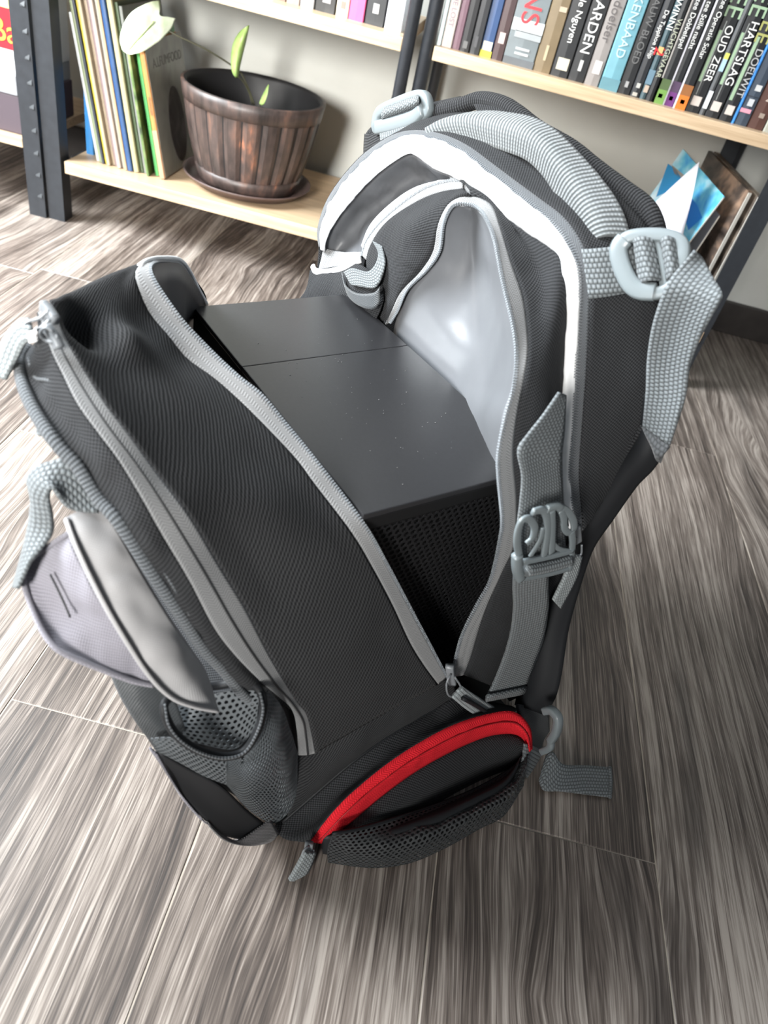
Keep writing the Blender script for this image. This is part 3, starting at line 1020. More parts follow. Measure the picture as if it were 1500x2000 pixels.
M_leaf = leaf_mat('pale_green_leaf', (0.62, 0.74, 0.50), (0.80, 0.86, 0.72))
M_leaf2 = leaf_mat('fresh_green_leaf', (0.30, 0.46, 0.13), (0.44, 0.58, 0.22))
M_stem = plain('brown_green_stem', (0.060, 0.058, 0.035), 0.5)
pt = Thing('potted_plant', PC + Vector((0.0, 0, 0.13)), 'sparse plant with one large pale heart-shaped leaf growing from the barrel pot', 'plant')
Y1 = 1.70
lf = surf('leaf', [[(312, 0, Y1 + .03, 'Y'), (286, 7, Y1, 'Y'), (258, 23, Y1 - .02, 'Y'), (241, 48, Y1 - .03, 'Y'), (234, 76, Y1 - .03, 'Y'), (238, 97, Y1 - .03, 'Y')],
                   [(313, 14, Y1 + .02, 'Y'), (292, 25, Y1 - .005, 'Y'), (270, 42, Y1 - .02, 'Y'), (254, 63, Y1 - .024, 'Y'), (244, 86, Y1 - .027, 'Y'), (242, 101, Y1 - .03, 'Y')],
                   [(312, 30, Y1 + .006, 'Y'), (299, 45, Y1 - .002, 'Y'), (283, 61, Y1 - .01, 'Y'), (267, 78, Y1 - .015, 'Y'), (255, 92, Y1 - .022, 'Y'), (247, 104, Y1 - .03, 'Y')],
                   [(328, 33, Y1 + .02, 'Y'), (315, 53, Y1 + .01, 'Y'), (299, 70, Y1, 'Y'), (282, 87, Y1 - .01, 'Y'), (265, 99, Y1 - .02, 'Y'), (251, 105, Y1 - .03, 'Y')],
                   [(343, 36, Y1 + .035, 'Y'), (334, 56, Y1 + .03, 'Y'), (319, 73, Y1 + .015, 'Y'), (299, 89, Y1, 'Y'), (276, 102, Y1 - .015, 'Y'), (256, 106, Y1 - .03, 'Y')]], M_leaf, pt, n=24, m=21, thick=0.0006, wr=0.002, ws=35, edge=False)
tube('midrib', [(301, 41, Y1 - 0.006, 'Y'), (289, 54, Y1 - .011, 'Y'), (277, 68, Y1 - .015, 'Y'), (264, 82, Y1 - .02, 'Y'), (252, 97, Y1 - .028, 'Y')], 0.0012, M_leaf2, pt, lf, n=14, seg=6)
tube('stem', [(497, 205, 1.80, 'Y'), (486, 175, 1.79, 'Y'), (470, 142, 1.775, 'Y'), (450, 126, 1.77, 'Y'), (405, 98, 1.75, 'Y'), (345, 69, 1.73, 'Y'), (318, 52, 1.725, 'Y'), (302, 40, 1.705, 'Y')], 0.0018, M_stem, pt, n=40, seg=6)
surf('leaf', [[(486, 49, 1.76, 'Y'), (468, 62, 1.76, 'Y'), (455, 85, 1.76, 'Y'), (451, 115, 1.76, 'Y'), (453, 140, 1.76, 'Y'), (460, 152, 1.76, 'Y')],
              [(486, 50, 1.765, 'Y'), (474, 75, 1.75, 'Y'), (465, 100, 1.75, 'Y'), (461, 125, 1.75, 'Y'), (460, 142, 1.75, 'Y'), (462, 152, 1.76, 'Y')],
              [(487, 50, 1.765, 'Y'), (482, 75, 1.765, 'Y'), (476, 100, 1.765, 'Y'), (470, 125, 1.765, 'Y'), (467, 142, 1.765, 'Y'), (464, 152, 1.762, 'Y')]], M_leaf2, pt, n=20, m=9, thick=0.0006)
tube('stem', [(493, 205, 1.80, 'Y'), (486, 180, 1.79, 'Y'), (474, 158, 1.775, 'Y'), (463, 148, 1.762, 'Y')], 0.0016, M_stem, pt, n=12, seg=6)
surf('leaf', [[(524, 165, 1.80, 'Y'), (514, 183, 1.80, 'Y'), (507, 200, 1.80, 'Y'), (508, 206, 1.80, 'Y')], [(525, 166, 1.80, 'Y'), (522, 185, 1.79, 'Y'), (516, 202, 1.79, 'Y'), (511, 206, 1.80, 'Y')]], M_leaf2, pt, n=12, m=5, thick=0.0006)
tube('stem', [(500, 215, 1.81, 'Y'), (506, 208, 1.80, 'Y'), (511, 200, 1.80, 'Y')], 0.0014, M_stem, pt, n=8, seg=6)
# ================================================================== COMPUTER CASE
M_case = plain('satin_black_case', (0.020, 0.020, 0.022), 0.38, 0.5, var=0.12, vs=400)
M_case2 = plain('black_case_body', (0.005, 0.005, 0.0055), 0.55, 0.4)
M_dust = plain('dust_specks', (0.16, 0.16, 0.16), 0.8)
u0, u1, v0, v1, zt = 0.341, 0.692, 0.290, 0.487, 0.375
pc = Thing('computer_case', B((u0 + u1) / 2, (v0 + v1) / 2, 0.016), 'black desktop computer case with a perforated front, standing inside the open backpack', 'computer case')


def obox(ua, ub, va, vb, za, zb, bev=0.001):
    me = bbox_mesh(ua, ub, va, vb, za, zb, bev)
    me.transform(Matrix(((UA.x, VA.x, 0, 0), (UA.y, VA.y, 0, 0), (0, 0, 1, 0), (0, 0, 0, 1))))
    me.flip_normals()
    return me


us = 0.568
link('body', obox(u0 + 0.008, u1, v0 + 0.001, v1 - 0.001, 0.016, zt - 0.006), M_case2, None, pc, smooth=False)
link('top_panel', obox(u0, us - 0.0004, v0, v1, zt - 0.006, zt), M_case, None, pc, smooth=False)
link('rear_top_panel', obox(us + 0.0004, u1, v0, v1, zt - 0.006, zt - 0.0003), M_case, None, pc, smooth=False)
fp = link('front_frame', obox(u0 + 0.001, u0 + 0.008, v0, v1, zt - 0.020, zt - 0.007), M_case2, None, pc, smooth=False)
link('side_rail', obox(u0 + 0.001, u0 + 0.008, v0, v0 + 0.007, 0.018, zt - 0.020), M_case2, None, pc, smooth=False)
link('side_rail', obox(u0 + 0.001, u0 + 0.008, v1 - 0.007, v1, 0.018, zt - 0.020), M_case2, None, pc, smooth=False)
net('front_mesh', [[B(u0 + 0.0015, v0 + 0.006, zt - 0.020), B(u0 + 0.0015, v1 - 0.006, zt - 0.020)], [B(u0 + 0.0015, v0 + 0.006, 0.04), B(u0 + 0.0015, v1 - 0.006, 0.04)]], plain('black_mesh_steel', (0.010, 0.010, 0.011), 0.5, 0.3), pc, cell=0.0072, n=12, m=12, inset=0.0012, thick=0.0008)
rd = random.Random(11)
sp = []
for i in range(70):
    a = rd.betavariate(2, 2.5)
    c = B(u0 + 0.02 + a * 0.30, v0 + 0.02 + rd.betavariate(2, 2) * 0.16, zt + 0.0003)
    s = rd.uniform(0.0003, 0.0008)
    sp.append(box_data(c, UA, VA, ZA, s, s * rd.uniform(0.5, 1.6), 0.0004))
dd = multi('dust', sp, M_dust, pc)
tag(dd, kind='stuff')

# ================================================================== BACKPACK
D = (0.010, 0.0105, 0.012)
M_fab = weave('black_polyester', (0.004, 0.0043, 0.005), (0.056, 0.058, 0.062), 0.0032, 0.0032, 'plain', bd=0.0007, sheen=0.02, spec=0.14)
M_twill = weave('black_twill', (0.005, 0.005, 0.006), (0.056, 0.0575, 0.060), 0.0048, 0.0048, 'twill', bd=0.0006, sheen=0.02, spec=0.14)
M_rib = weave('black_ribbed_binding', (0.006, 0.006, 0.007), (0.050, 0.052, 0.055), 0.0032, 0.003, 'rib', bd=0.0010, sheen=0.03, spec=0.15)
M_pipe = weave('charcoal_ribbed_piping', (0.030, 0.034, 0.038), (0.17, 0.185, 0.20), 0.0030, 0.003, 'rib', bd=0.0008)
M_web = weave('grey_webbing', (0.042, 0.047, 0.050), (0.205, 0.230, 0.242), 0.0036, 0.0042, 'webbing', rough=0.6, bd=0.0010, spec=0.4, sheen=0.1)
M_hand = weave('grey_ribbed_handle', (0.060, 0.067, 0.070), (0.30, 0.325, 0.335), 0.0040, 0.0030, 'rib', rough=0.65, bd=0.0014)
M_tape = weave('grey_zip_tape', (0.15, 0.152, 0.155), (0.29, 0.295, 0.30), 0.0026, 0.0030, 'herring', bd=0.0003)
M_teeth = plain('grey_zip_teeth', (0.22, 0.24, 0.26), 0.4, 0.5)
M_white = plain('white_trim_tape', (0.74, 0.75, 0.76), 0.55, 0.3, var=0.05, vs=120, bumpd=0.0008)
M_satin = plain('grey_satin_lining', (0.135, 0.141, 0.152), 0.30, 0.7, var=0.06, vs=20, bumpd=0.0006)
M_slv = plain('grey_sleeve_lining', (0.10, 0.104, 0.112), 0.45, 0.4, var=0.08, vs=20, bumpd=0.0006)
M_tape2 = weave('dark_grey_zip_tape', (0.055, 0.06, 0.066), (0.13, 0.138, 0.148), 0.0026, 0.0030, 'herring', bd=0.0003)
M_teeth2 = plain('dark_grey_zip_teeth', (0.11, 0.122, 0.135), 0.4, 0.5)
M_dlin = plain('charcoal_lining', (0.030, 0.031, 0.034), 0.5, 0.4, var=0.1, vs=30)
M_lite = weave('pale_lining', (0.32, 0.315, 0.32), (0.40, 0.395, 0.40), 0.0022, 0.0022, 'plain', rough=0.55, bd=0.0002)
M_lav = weave('lavender_grey_canvas', (0.18, 0.175, 0.20), (0.33, 0.32, 0.365), 0.0030, 0.0030, 'plain', rough=0.7, bd=0.0006)
M_red = weave('red_zip_tape', (0.52, 0.010, 0.017), (0.88, 0.030, 0.046), 0.0026, 0.0030, 'herring', bd=0.0003, sheen=0.0, spec=0.12)
M_redt = plain('red_zip_coil', (0.36, 0.010, 0.015), 0.5)
M_net = plain('charcoal_netting', (0.095, 0.106, 0.114), 0.55, 0.4)
M_net2 = plain('dark_netting', (0.045, 0.048, 0.050), 0.6, 0.3)
M_plas = plain('grey_buckle_plastic', (0.175, 0.203, 0.215), 0.34, 0.5)
M_metal = plain('painted_slider_metal', (0.20, 0.215, 0.23), 0.32, 0.6)
M_blk = plain('black_elastic', (0.012, 0.013, 0.015), 0.6, 0.3)
M_pull = weave('grey_pull_cord', (0.085, 0.095, 0.10), (0.36, 0.40, 0.41), 0.0040, 0.0040, 'webbing', rough=0.7, bd=0.0008)
M_coil = plain('dark_coil', (0.035, 0.036, 0.038), 0.5)
M_nyl = weave('dark_coated_nylon', (0.020, 0.023, 0.026), (0.060, 0.068, 0.074), 0.0024, 0.0024, 'plain', rough=0.45, bd=0.0004, spec=0.5)

bag = Thing('backpack', B(0.50, 0.40, 0.0), 'open black and grey hiking backpack with a red bottom zip standing on the floor', 'backpack')

# ---- front half: lip, gusset, front pocket ------------------------------------------------
lipT = [(873, 1322, .30), (840, 1260, .308), (800, 1185, .316), (760, 1110, .326), (716, 1031, .337), (656, 950, .370), (614, 896, .393), (555, 824, .428), (512, 772, .450), (469, 738, .469), (427, 700, .491), (370, 642, .52), (336, 598, .536), (308, 558, .553), (295, 531, .566), (298, 517, .578), (316, 511, .605), (347, 513, .640), (364, 532, .660), (398, 592, .70)]
lipO = [(855, 1336, .30), (828, 1300, .303), (800, 1255, .308), (765, 1180, .316), (725, 1105, .327), (686, 1040, .339), (613, 945, .377), (580, 900, .397), (533, 849, .420), (469, 785, .453), (417, 739, .478), (364, 701, .50), (330, 659, .516), (291, 612, .540), (269, 561, .556), (263, 537, .566), (272, 520, .578), (288, 510, .588), (312, 505, .608), (350, 508, .645), (369, 529, .667), (403, 592, .703)]
zipper(lipT, lipO, bag, M_tape, M_teeth, n=130, tname='main_zip_tape_front')
fzC = [(88, 604, .50), (105, 650, .476), (123, 687, .458), (162, 760, .428), (213, 833, .400), (274, 917, .375), (334, 1003, .353), (399, 1110, .333), (457, 1211, .318), (513, 1303, .308), (550, 1353, .303), (578, 1384, .300), (587, 1420, .298), (594, 1472, .298)]
fzR = [(102, 598, .505), (120, 645, .483), (134, 673, .468), (168, 729, .445), (207, 791, .420), (252, 850, .400), (307, 926, .377), (368, 1006, .353), (429, 1107, .335), (480, 1190, .322), (530, 1287, .312), (578, 1368, .304), (598, 1393, .302), (608, 1430, .301), (616, 1470, .300)]
fzL = [(74, 610, .498), (92, 660, .476), (104, 693, .460), (123, 732, .445), (151, 788, .423), (190, 843, .403), (233, 901, .383), (276, 972, .363), (319, 1049, .346), (368, 1131, .330), (427, 1240, .315), (497, 1320, .307), (540, 1357, .304), (570, 1386, .301), (580, 1427, .300), (582, 1474, .300)]
_l, _r = catmull(pts(fzL), 16), catmull(pts(fzR), 16)
fzC = [a.lerp(b, .5) - UA * 0.0010 for a, b in zip(_l, _r)]
fz = surf('front_zip_tape', [fzL, fzC, fzR], M_tape, bag, n=90, m=11, thick=0.0014)
tube('zip_coil', [p - UA * 0.0008 for p in fzC], 0.0009, M_coil, bag, fz, n=90, seg=5)
# gusset between the two zips (crumpled near its top), going over the crown to the far side
g1 = lipO + [B(.715, .285, .33), B(.715, .28, .28)]
g3 = fzR[::-1] + [(97, 588, .515), B(.56, .135, .450), B(.62, .165, .39), B(.70, .20, .30)]
gm = [(742, 1395, .297), (690, 1290, .303), (640, 1190, .315), (585, 1090, .332), (520, 990, .358), (450, 900, .392), (385, 825, .425), (325, 758, .455), (270, 705, .480), (228, 655, .505), (200, 605, .528), (185, 565, .545), (187, 547, .560), B(.61, .185, .44), B(.66, .22, .385), B(.715, .245, .29)]
Gk = grid([g1, gm, g3], 110, 34)
Nk = grid_normals(Gk)
sgn = 1 if Nk[17][30].dot(UA) < 0 else -1
c1, c2, c3 = A((168, 645, .50)), A((232, 668, .495)), A((190, 605, .52))
for j in range(34):
    for i in range(110):
        p = Gk[j][i]
        d = 0.0
        d -= 0.024 * math.exp(-((p - c1).length / 0.018) ** 2)
        d += 0.014 * math.exp(-((p - c2).length / 0.020) ** 2)
        d += 0.004 * math.exp(-((p - c3).length / 0.025) ** 2)
        ed = min(1, 5 * min(j, 33 - j) / 33)
        q = i / 109
        d += 0.0035 * ed * noise.noise(p * 16.0)
        d += 0.006 * ed * math.sin(7.0 * j / 33 + 9 * q) * max(0, q - 0.35) * (1 if q < .8 else 0.3)
        Gk[j][i] = p + Nk[j][i] * sgn * d * (0.25 + 0.75 * ed)
link('front_gusset', grid_mesh(Gk, 0.0016), M_twill, None, bag)
tube('lip_edge_light', [(272, 519, .577), (288, 509, .587), (312, 504, .607), (350, 507, .644), (370, 529, .666), (388, 565, .686), (404, 594, .702)], 0.0020, M_white, bag, n=40, seg=8)  # white tube added to paint the light on the far zip tape's edge
# lining inside the front half
li1 = [A(p) for p in lipT[4:]] + [B(.712, .306, .345)]
li2 = [B(max(.35, p.dot(UA)) * 1.0 + .004, min(0.284, p.dot(VA) + 0.03) if p.dot(UA) < .66 else .284, 0.30) for p in li1]
li1 = [p + VA * 0.0015 - ZA * 0.001 for p in li1]
limid = [a.lerp(b, 0.5) - VA * 0.008 for a, b in zip(li1, li2)]
surf('front_lining', [li1, limid, li2], M_dlin, bag, n=60, m=10, wr=0.002, ws=30)

# front pocket: gusset strip, piping, front panel
pip = [(58, 684, .512), (42, 702, .50), (40, 728, .484), (51, 768, .463), (74, 814, .440), (100, 853, .421), (128, 886, .409), (155, 915, .399), (194, 975, .382), (236, 1024, .364), (290, 1107, .346), (342, 1184, .333), (396, 1264, .322), (435, 1306, .316), (468, 1348, .310), (496, 1374, .305)]
pmid = [(75, 660, .495), (70, 690, .484), (78, 730, .467), (98, 778, .445), (126, 826, .424), (160, 875, .403), (195, 918, .388), (236, 985, .368), (278, 1045, .351), (330, 1125, .335), (380, 1205, .322), (430, 1275, .313), (475, 1325, .307), (515, 1358, .304), (540, 1372, .303)]
surf('pocket_gusset', [fzL[:14], pmid, pip], M_fab, bag, n=70, m=16, wr=0.004, ws=28)
tube('piping', pip, 0.0058, M_pipe, bag, n=90, seg=10, ry=0.0045)
pf = [A(p) for p in pip]
fr1 = [p + UA * 0.006 - VA * 0.001 for p in pf] + [B(.31, .17, .16), B(.315, .20, .01)]
fr2 = [B(.52 + 0.04 * (p.z - .3), p.dot(VA) * 1.15 + .045, p.z * 0.93) for p in pf] + [B(.50, .16, .15), B(.50, .20, .008)]
fr3 = [B(.70, p.dot(VA) + .105, p.z * 0.85) for p in pf] + [B(.70, .22, .12), B(.70, .24, .006)]
surf('front_panel', [fr1, fr2, fr3], M_fab, bag, n=40, m=16, wr=0.003, ws=18)
# seam ridge on the pocket strip
tube('seam', [(56, 700, .490), (66, 735, .472), (90, 742, .456), (118, 748, .444)], 0.0012, M_pipe, bag, n=20, seg=5)
tube('seam', [(277, 1040, .352), (300, 1085, .344), (335, 1140, .334), (370, 1200, .325)], 0.0010, M_pipe, bag, n=20, seg=5)

# ---- front flap pocket: pale lining strip, lavender flap, velcro strap --------------------
surf('flap_lining', [[(128, 1012, .392), (150, 1068, .374), (190, 1152, .352), (235, 1232, .334), (290, 1316, .317), (335, 1360, .306), (380, 1378, .298), (424, 1386, .293)],
                     [(150, 1000, .392), (185, 1060, .372), (228, 1140, .350), (275, 1215, .333), (325, 1285, .318), (362, 1325, .310), (395, 1352, .303), (424, 1384, .296)],
                     [(200, 985, .396), (232, 1040, .376), (284, 1130, .352), (332, 1207, .336), (376, 1272, .326), (398, 1305, .320), (412, 1340, .310), (424, 1382, .299)]], M_lite, bag, n=50, m=14, thick=0.0012, wr=0.003, ws=30)
tube('flap_hem', [(129, 1014, .391), (150, 1070, .373), (190, 1154, .351), (235, 1234, .333), (290, 1318, .316), (335, 1362, .305), (380, 1380, .297), (424, 1388, .292)], 0.0042, M_lite, bag, n=60, seg=8, ry=0.0018)
surf('flap', [[(136, 1042, .392), (100, 1066, .398), (62, 1094, .402), (46, 1122, .400)],
              [(150, 1082, .378), (112, 1110, .384), (78, 1140, .388), (58, 1165, .386)],
              [(190, 1158, .357), (150, 1190, .362), (110, 1215, .366), (82, 1222, .366)],
              [(240, 1240, .338), (195, 1262, .342), (150, 1268, .347), (108, 1260, .352)],
              [(300, 1336, .320), (260, 1328, .324), (205, 1308, .332), (135, 1278, .344)]], M_lav, bag, n=26, m=28, thick=0.0022, wr=0.003, ws=35, edge=False)
tube('flap_stitch', [(98, 1122, .381), (112, 1150, .372), (126, 1180, .364), (137, 1206, .357)], 0.0008, M_dlin, bag, n=16, seg=5)
tube('flap_binding', [(300, 1338, .319), (260, 1330, .323), (205, 1310, .331), (135, 1281, .343), (105, 1262, .351), (80, 1226, .365), (56, 1168, .385), (45, 1122, .399), (62, 1092, .401), (100, 1064, .397), (136, 1040, .391)], 0.0022, M_lav, bag, n=60, seg=6)
surf('velcro_strap', [[(205, 962, .400), (168, 918, .412), (135, 896, .420), (100, 902, .424), (70, 915, .427), (55, 938, .428), (62, 975, .424), (58, 1020, .420), (46, 1075, .412), (26, 1148, .402)],
                      [(198, 985, .394), (160, 962, .402), (128, 945, .408), (98, 935, .412), (78, 938, .415), (66, 958, .416), (68, 990, .412), (64, 1030, .409), (50, 1080, .402), (30, 1148, .394)],
                      [(192, 1000, .388), (158, 1000, .392), (130, 990, .396), (112, 965, .400), (100, 952, .404), (95, 975, .404), (102, 1010, .400), (100, 1045, .396), (62, 1095, .390), (34, 1150, .386)]], M_web, bag, n=60, m=10, thick=0.0026)
strap('strap_tag', [(70, 812, .455), (72, 835, .452), (76, 850, .450), (112, 850, .438)], [(95, 815, .446), (98, 832, .444), (96, 842, .443), (118, 860, .434)], M_web, bag, n=20, m=5, thick=0.002)

# ---- bottle pocket and lower front --------------------------------------------------------
surf('lower_front', [[(214, 1312, .352), (235, 1360, .340), (262, 1405, .328), (290, 1444, .318), (312, 1478, .312)],
                     [(262, 1326, .338), (282, 1365, .329), (302, 1405, .320), (325, 1440, .313), (345, 1468, .308)],
                     [(330, 1345, .326), (345, 1375, .320), (356, 1405, .315), (370, 1440, .310), (390, 1470, .306)]], M_nyl, bag, n=24, m=14, wr=0.002, ws=40)
ring = [(322, 1372, .312), (330, 1414, .302), (356, 1446, .293), (396, 1469, .286), (440, 1478, .281), (478, 1466, .280), (503, 1426, .283), (514, 1384, .289), (508, 1350, .298), (480, 1332, .312), (430, 1338, .326), (365, 1350, .326)]
tube('elastic_rim', ring, 0.0034, M_blk, bag, n=80, seg=10, closed=True)
tube('elastic_cord', [(x, y + 3, u - 0.0035) for x, y, u in ring[:9]], 0.0011, M_pipe, bag, n=60, seg=6)
net('pocket_net', [[(294, 1442, .312), (330, 1440, .303), (358, 1450, .294), (400, 1473, .287), (442, 1482, .282)], [(300, 1455, .311), (345, 1470, .300), (385, 1490, .291), (415, 1502, .285), (442, 1506, .281)], [(306, 1466, .310), (360, 1494, .299), (392, 1512, .292), (420, 1524, .287), (442, 1532, .285)]], M_net, bag, cell=0.0052, n=40, m=16, inset=0.0009)
net('pocket_net', [[(442, 1482, .282), (480, 1470, .281), (506, 1430, .284), (517, 1386, .290), (520, 1345, .299)], [(442, 1506, .281), (490, 1520, .279), (530, 1490, .281), (548, 1440, .287), (552, 1385, .297)], [(442, 1532, .285), (492, 1586, .286), (540, 1606, .288), (576, 1560, .293), (581, 1470, .299)]], M_net, bag, cell=0.0058, n=50, m=36, inset=0.0010, wr=0.002)
surf('pocket_wall', [[(330, 1385, .335), (400, 1365, .328), (470, 1345, .316), (525, 1345, .308), (560, 1372, .307)], [(330, 1430, .326), (400, 1450, .312), (470, 1460, .302), (530, 1450, .302), (572, 1430, .304)], [(330, 1480, .316), (400, 1515, .304), (470, 1560, .298), (530, 1590, .298), (582, 1560, .299)]], M_blk, bag, n=24, m=14)
net('inner_net', [[(335, 1385, .329), (400, 1360, .322), (470, 1345, .311), (508, 1345, .303)], [(350, 1440, .309), (400, 1455, .299), (460, 1462, .291), (500, 1420, .292)]], M_net, bag, cell=0.0052, n=30, m=16, inset=0.0011)
surf('lower_pouch', [[(310, 1468, .311), (360, 1497, .303), (430, 1534, .293), (480, 1580, .290), (522, 1612, .288)], [(322, 1500, .310), (370, 1530, .302), (430, 1580, .292), (475, 1618, .287), (505, 1630, .285)], [(338, 1530, .305), (366, 1566, .298), (402, 1604, .290), (432, 1630, .284), (470, 1640, .281)]], M_blk, bag, n=30, m=12)
surf('lower_lip', [[(292, 1460, .316), (318, 1500, .308), (350, 1550, .300), (385, 1592, .292), (404, 1607, .289)], [(308, 1474, .311), (336, 1522, .304), (364, 1565, .298), (392, 1598, .291), (408, 1612, .288)]], M_lav, bag, n=30, m=5, thick=0.002)
surf('lower_lip', [[(404, 1604, .289), (432, 1630, .284), (466, 1640, .281), (508, 1614, .285), (528, 1600, .288)], [(410, 1616, .286), (440, 1642, .280), (480, 1652, .277), (525, 1645, .278), (545, 1628, .282)]], weave('dark_grey_canvas', (0.07, 0.068, 0.07), (0.15, 0.145, 0.15), 0.0028, 0.0028), bag, n=30, m=6, thick=0.002)

# ---- lower side panel and red bottom compartment -------------------------------------------
surf('lower_side_panel', [[(578, 1470, .303), (616, 1460, .304), (690, 1412, .304), (745, 1385, .303), (800, 1358, .303), (860, 1326, .303), (888, 1340, .302)], [(575, 1535, .296), (618, 1510, .293), (700, 1452, .292), (780, 1405, .295), (850, 1366, .299), (890, 1352, .300)], [(560, 1600, .291), (622, 1546, .291), (692, 1487, .292), (762, 1438, .295), (842, 1391, .299), (894, 1362, .300)]], M_twill, bag, n=40, m=12, wr=0.002, ws=30)
tube('seam', [(552, 1606, .290), (622, 1545, .290), (692, 1486, .291), (762, 1437, .294), (842, 1390, .298), (894, 1361, .299)], 0.0016, M_blk, bag, n=40, seg=6)
rU = [(604, 1644, .258), (660, 1575, .260), (730, 1512, .266), (800, 1462, .270), (880, 1418, .272), (950, 1395, .270), (1003, 1390, .262), (1034, 1420, .243), (1039, 1462, .230)]
rL = [(638, 1648, .250), (690, 1602, .252), (750, 1551, .256), (820, 1501, .260), (898, 1459, .262), (955, 1437, .260), (1000, 1433, .252), (1022, 1444, .242), (1033, 1470, .229)]
rC = [tuple((a + b) / 2 if i < 2 else (a + b) / 2 - 0.003 for i, (a, b) in enumerate(zip(p, q))) for p, q in zip(rU, rL)]
surf('bottom_compartment', [[(530, 1618, .292), (575, 1585, .292), (622, 1545, .292), (692, 1486, .292), (762, 1437, .294), (842, 1390, .298), (894, 1361, .300), (960, 1372, .297), (1000, 1380, .287)], [(560, 1640, .272), (610, 1606, .272), (660, 1558, .274), (730, 1495, .277), (800, 1445, .280), (880, 1400, .284), (940, 1380, .284), (985, 1380, .280), (1010, 1386, .272)], [(604, 1645, .257)] + rU[1:7]], M_fab, bag, n=60, m=14, wr=0.002, ws=22)
rz = surf('red_zip_tape', [rU, rC, rL], M_red, bag, n=70, m=9, thick=0.0018, wr=0.0012, ws=60)
tube('zip_coil', [(x, y, u - 0.0010) for x, y, u in rC], 0.0008, M_redt, bag, rz, n=70, seg=5)
mo = [(650, 1628, .241), (700, 1619, .236), (760, 1602, .233), (850, 1573, .231), (930, 1541, .229), (1000, 1501, .226), (1030, 1472, .227)]
surf('pocket_flap_panel', [rL, [(652, 1638, .243), (700, 1612, .243), (760, 1580, .243), (840, 1538, .244), (920, 1500, .244), (985, 1470, .240), (1020, 1462, .234), (1030, 1472, .229)], [(x, y, u + .006) for x, y, u in mo]], M_fab, bag, n=40, m=10)
mb = [(640, 1684, .003, 'z'), (700, 1693, .003, 'z'), (748, 1694, .003, 'z'), (805, 1684, .003, 'z'), (870, 1656, .003, 'z'), (938, 1618, .003, 'z'), (985, 1592, .003, 'z'), (1022, 1535, .010, 'z')]
mm = [(640, 1658, .028, 'z'), (700, 1660, .034, 'z'), (760, 1652, .040, 'z'), (850, 1622, .044, 'z'), (935, 1582, .044, 'z'), (1000, 1546, .040, 'z'), (1028, 1500, .044, 'z')]
net('bottom_net', [mo, mm, mb], M_net2, bag, cell=0.0060, n=60, m=24, inset=0.0012, wr=0.003, ws=40)
surf('net_backing', [[(x, y, u + .008) for x, y, u in mo], [A(p) + UA * 0.012 for p in mm], [A(p) + UA * 0.010 for p in mb]], M_blk, bag, n=40, m=12)
tube('net_mouth_shade', mo, 0.0020, M_blk, bag, n=50, seg=6)  # black tube added to paint the shade along the pocket mouth

# ---- back half: main zip, gusset, lining ----------------------------------------------------
bT = [(882, 1322, .299), (900, 1247, .302), (931, 1182, .305), (958, 1131, .307), (976, 1053, .310), (980, 1012, .312), (973, 930, .319), (973, 883, .325), (988, 808, .338), (1002, 760, .348), (1008, 700, .366), (1002, 638, .388), (980, 543, .430), (965, 467, .466), (947, 424, .496), (931, 405, .518), (913, 399, .530), (885, 402, .542), (867, 436, .556), (858, 491, .560), (833, 528, .572), (796, 565, .593), (778, 605, .604), (763, 630, .612)]
bO = [(906, 1318, .299), (920, 1284, .301), (948, 1192, .304), (982, 1114, .306), (1005, 1063, .308), (1009, 978, .314), (1002, 883, .324), (1009, 808, .337), (1022, 740, .351), (1030, 690, .366), (1029, 638, .387), (1020, 574, .414), (996, 506, .445), (977, 445, .478), (962, 405, .505), (940, 388, .525), (922, 384, .537), (898, 386, .548), (874, 402, .560), (856, 440, .566), (846, 492, .570), (820, 532, .582), (784, 570, .602), (764, 610, .612), (752, 634, .620)]
zipper(bT, bO, bag, M_tape, M_teeth, n=140, tname='main_zip_tape_back')
wI = [(1112, 1036, .497, 'v'), (1097, 961, .497, 'v'), (1089, 893, .497, 'v'), (1092, 842, .497, 'v'), (1100, 740, .497, 'v'), (1106, 640, .497, 'v'), (1108, 594, .497, 'v'), (1103, 532, .497, 'v'), (1095, 504, .497, 'v'), (1059, 471, .498, 'v'), (1000, 433, .499, 'v'), (937, 376, .50, 'v'), (891, 347, .50, 'v'), (851, 330, .50, 'v'), (818, 308, .50, 'v'), (796, 301, .50, 'v'), (747, 332, .50, 'v'), (707, 369, .50, 'v'), (661, 424, .50, 'v'), (640, 460, .50, 'v'), (634, 490, .50, 'v')]
wT = [(1124, 1036, .502, 'v'), (1120, 1000, .502, 'v'), (1112, 927, .502, 'v'), (1118, 842, .502, 'v'), (1123, 740, .502, 'v'), (1129, 629, .502, 'v'), (1132, 556, .502, 'v'), (1126, 512, .502, 'v'), (1108, 474, .502, 'v'), (1082, 439, .503, 'v'), (1044, 405, .503, 'v'), (999, 371, .504, 'v'), (953, 335, .504, 'v'), (907, 298, .505, 'v'), (864, 276, .505, 'v'), (821, 266, .505, 'v'), (784, 268, .505, 'v'), (747, 286, .505, 'v'), (707, 318, .505, 'v'), (667, 364, .505, 'v'), (640, 407, .505, 'v'), (627, 451, .505, 'v'), (630, 485, .505, 'v')]
